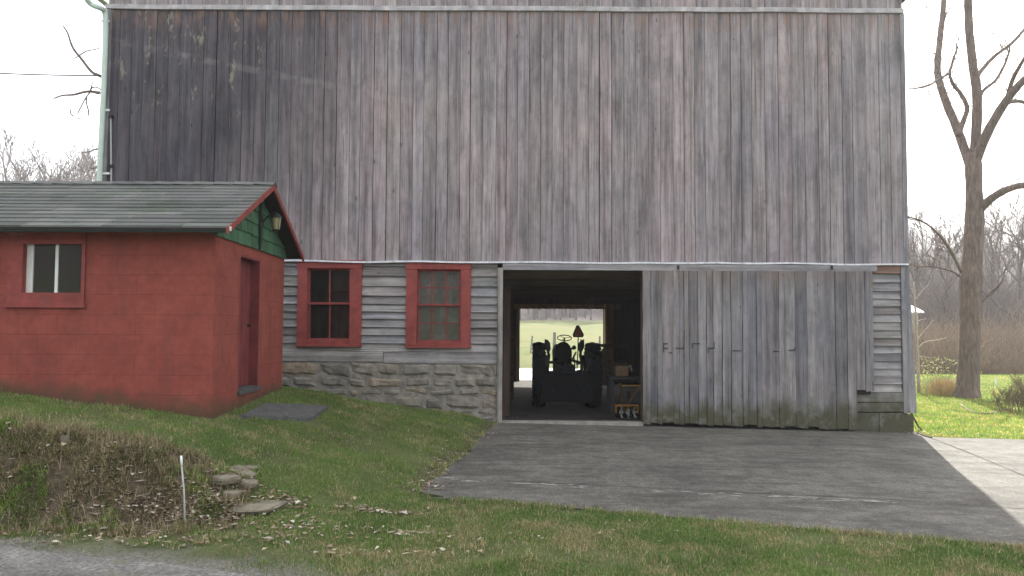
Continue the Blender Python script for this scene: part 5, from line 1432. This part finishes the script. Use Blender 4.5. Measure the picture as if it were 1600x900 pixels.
# dead leaves
def leaves(name, spots_, seed, label, size=.035):
    g = np.random.default_rng(seed); X_ = []; Y_ = []
    for (px, py, sx, sy, n) in spots_:
        c_ = gpt(px, py); X_ += list(c_.x+g.normal(0, sx, n)); Y_ += list(c_.y+g.normal(0, sy, n))
    x = np.array(X_); y = np.array(Y_); k = ~shed_mask(x, y); x, y = x[k], y[k]; n = len(x)
    z = np.where(in_drive(x, y), H(x, y, False)+.02, H(x, y)+.022)+.012*g.random(n); a = g.uniform(0, 6.28, n); s = size*g.uniform(.4, 1.3, n)
    ux, uy = np.cos(a), np.sin(a); asp = g.uniform(.35, .8, n); curl = g.uniform(-.5, .7, n)*s; V_ = []
    ring_ = ((1, 0, 0), (.35, .8, .6), (-.2, .55, .8), (-.9, .3, .3), (-.75, -.35, .4), (-.1, -.7, .9), (.4, -.45, .3))
    for u, v_, cz in ring_:
        ju = 1+g.uniform(-.25, .25, n); V_.append(np.c_[x+(ux*u-uy*v_*asp)*s*ju, y+(uy*u+ux*v_*asp)*s*ju, z+curl*cz])
    V_ = np.stack(V_, 1).reshape(-1, 3); m_ = len(ring_); b = np.arange(n)[:, None]*m_; Fq = b+np.arange(m_)[None, :]
    t = g.random(n)[:, None]; C = np.where(t < .45, np.array([.36,.29,.21]), np.where(t < .75, np.array([.22,.155,.10]), np.array([.52,.47,.39])))*(.55+.6*g.random(n)[:, None])
    o = np_mesh(name, V_, Fq, 'leaf', np.repeat(C, m_, 0)); tag(o, label, 'leaves', kind='stuff')
leaves('dead_leaves', [(215, 800, .30, .06, 130), (290, 808, .28, .07, 150), (340, 795, .15, .08, 90), (360, 765, .12, .1, 50), (440, 785, .18, .07, 90), (480, 825, .2, .08, 40), (575, 800, .22, .03, 60), (620, 806, .15, .03, 25), (640, 838, .12, .06, 22), (150, 850, .7, .08, 60), (430, 845, .8, .10, 80), (400, 820, .6, .15, 60), (120, 770, .8, .28, 260), (300, 780, .5, .2, 200), (620, 868, .4, .08, 40), (250, 740, .7, .25, 60)], 6, 'curled dead leaves gathered along the foot of the bank')
leaves('dead_leaves', [(900, 830, 1.8, .25, 26), (1200, 850, 1.6, .35, 20), (760, 680, .15, .25, 26), (700, 715, .12, .3, 34), (668, 762, .12, .15, 90), (690, 735, .08, .3, 60), (500, 690, 1.1, .6, 18), (1500, 681, 1.3, .03, 60), (1450, 678, .3, .05, 30), (800, 655, .3, .03, 12), (1150, 660, 1.6, .08, 30)], 7, 'sparse dead leaves scattered over the lawn and driveway edges', .026)

# ------------------------------------------------------------------ air
hz = MB().box(-440, 545, -135, 640, -4, 90)
M['haze'] = bpy.data.materials.new('haze'); M['haze'].use_nodes = True; hn = M['haze'].node_tree; hn.nodes.clear()
ho = hn.nodes.new('ShaderNodeOutputMaterial'); hv = hn.nodes.new('ShaderNodeVolumePrincipled'); hv.inputs['Density'].default_value = HAZE
hv.inputs['Color'].default_value = (.9, .93, .97, 1); hv.inputs['Anisotropy'].default_value = .3; hn.links.new(hv.outputs[0], ho.inputs['Volume'])
tag(hz.build('haze', 'haze'), kind='stuff')
# ------------------------------------------------------------------ light, sky, camera
AZ, EL = 19.8, 37.0
sv_ = Vector((math.sin(R(AZ))*math.cos(R(EL)), math.cos(R(AZ))*math.cos(R(EL)), math.sin(R(EL))))
sun = bpy.data.lights.new('sun', 'SUN'); sun.energy = 4.8; sun.angle = R(.5); sun.color = (1, .95, .87)
so = bpy.data.objects.new('sun', sun); COL.objects.link(so); so.rotation_euler = sv_.to_track_quat('Z', 'Y').to_euler(); so.location = (0, 0, 40)
w = bpy.data.worlds.new('World'); SC.world = w; w.use_nodes = True; nt = w.node_tree; nt.nodes.clear()
out = nt.nodes.new('ShaderNodeOutputWorld'); bgn = nt.nodes.new('ShaderNodeBackground'); sky = nt.nodes.new('ShaderNodeTexSky')
sky.sky_type = 'NISHITA'; sky.sun_disc = False; sky.sun_elevation = R(EL); sky.sun_rotation = R(AZ); sky.dust_density = 3.0; sky.air_density = 1.0; sky.ozone_density = 1.0
tw_ = NT(nt); cl = tw_.noise(tw_.mapv(tw_.coord('Generated'), (1, 1, 2.5)), 2.2, 5, .6)
bgn.inputs[1].default_value = .15; nt.links.new(tw_.mix(sky.outputs[0], (5.3, 5.15, 5.1), tw_.rng(cl, .3, .7, .45, .9)), bgn.inputs[0]); nt.links.new(bgn.outputs[0], out.inputs[0])
cam = bpy.data.cameras.new('camera'); cam.sensor_width = 36; cam.lens = 27; cam.clip_start = .1; cam.clip_end = 2000
co = bpy.data.objects.new('camera', cam); COL.objects.link(co)
f_ = Vector((0, math.cos(TH), math.sin(TH))); r_ = Vector((1, 0, 0)); u_ = Vector((0, -math.sin(TH), math.cos(TH)))
r2 = r_*math.cos(RO)+u_*math.sin(RO); u2 = u_*math.cos(RO)-r_*math.sin(RO)
co.matrix_world = Matrix(((r2.x, u2.x, -f_.x, 0), (r2.y, u2.y, -f_.y, 0), (r2.z, u2.z, -f_.z, EYE), (0, 0, 0, 1)))
SC.camera = co
SC.render.engine = 'CYCLES'
SC.view_settings.view_transform = 'Standard'; SC.view_settings.look = 'None'; SC.view_settings.gamma = 1; SC.view_settings.exposure = 1.6
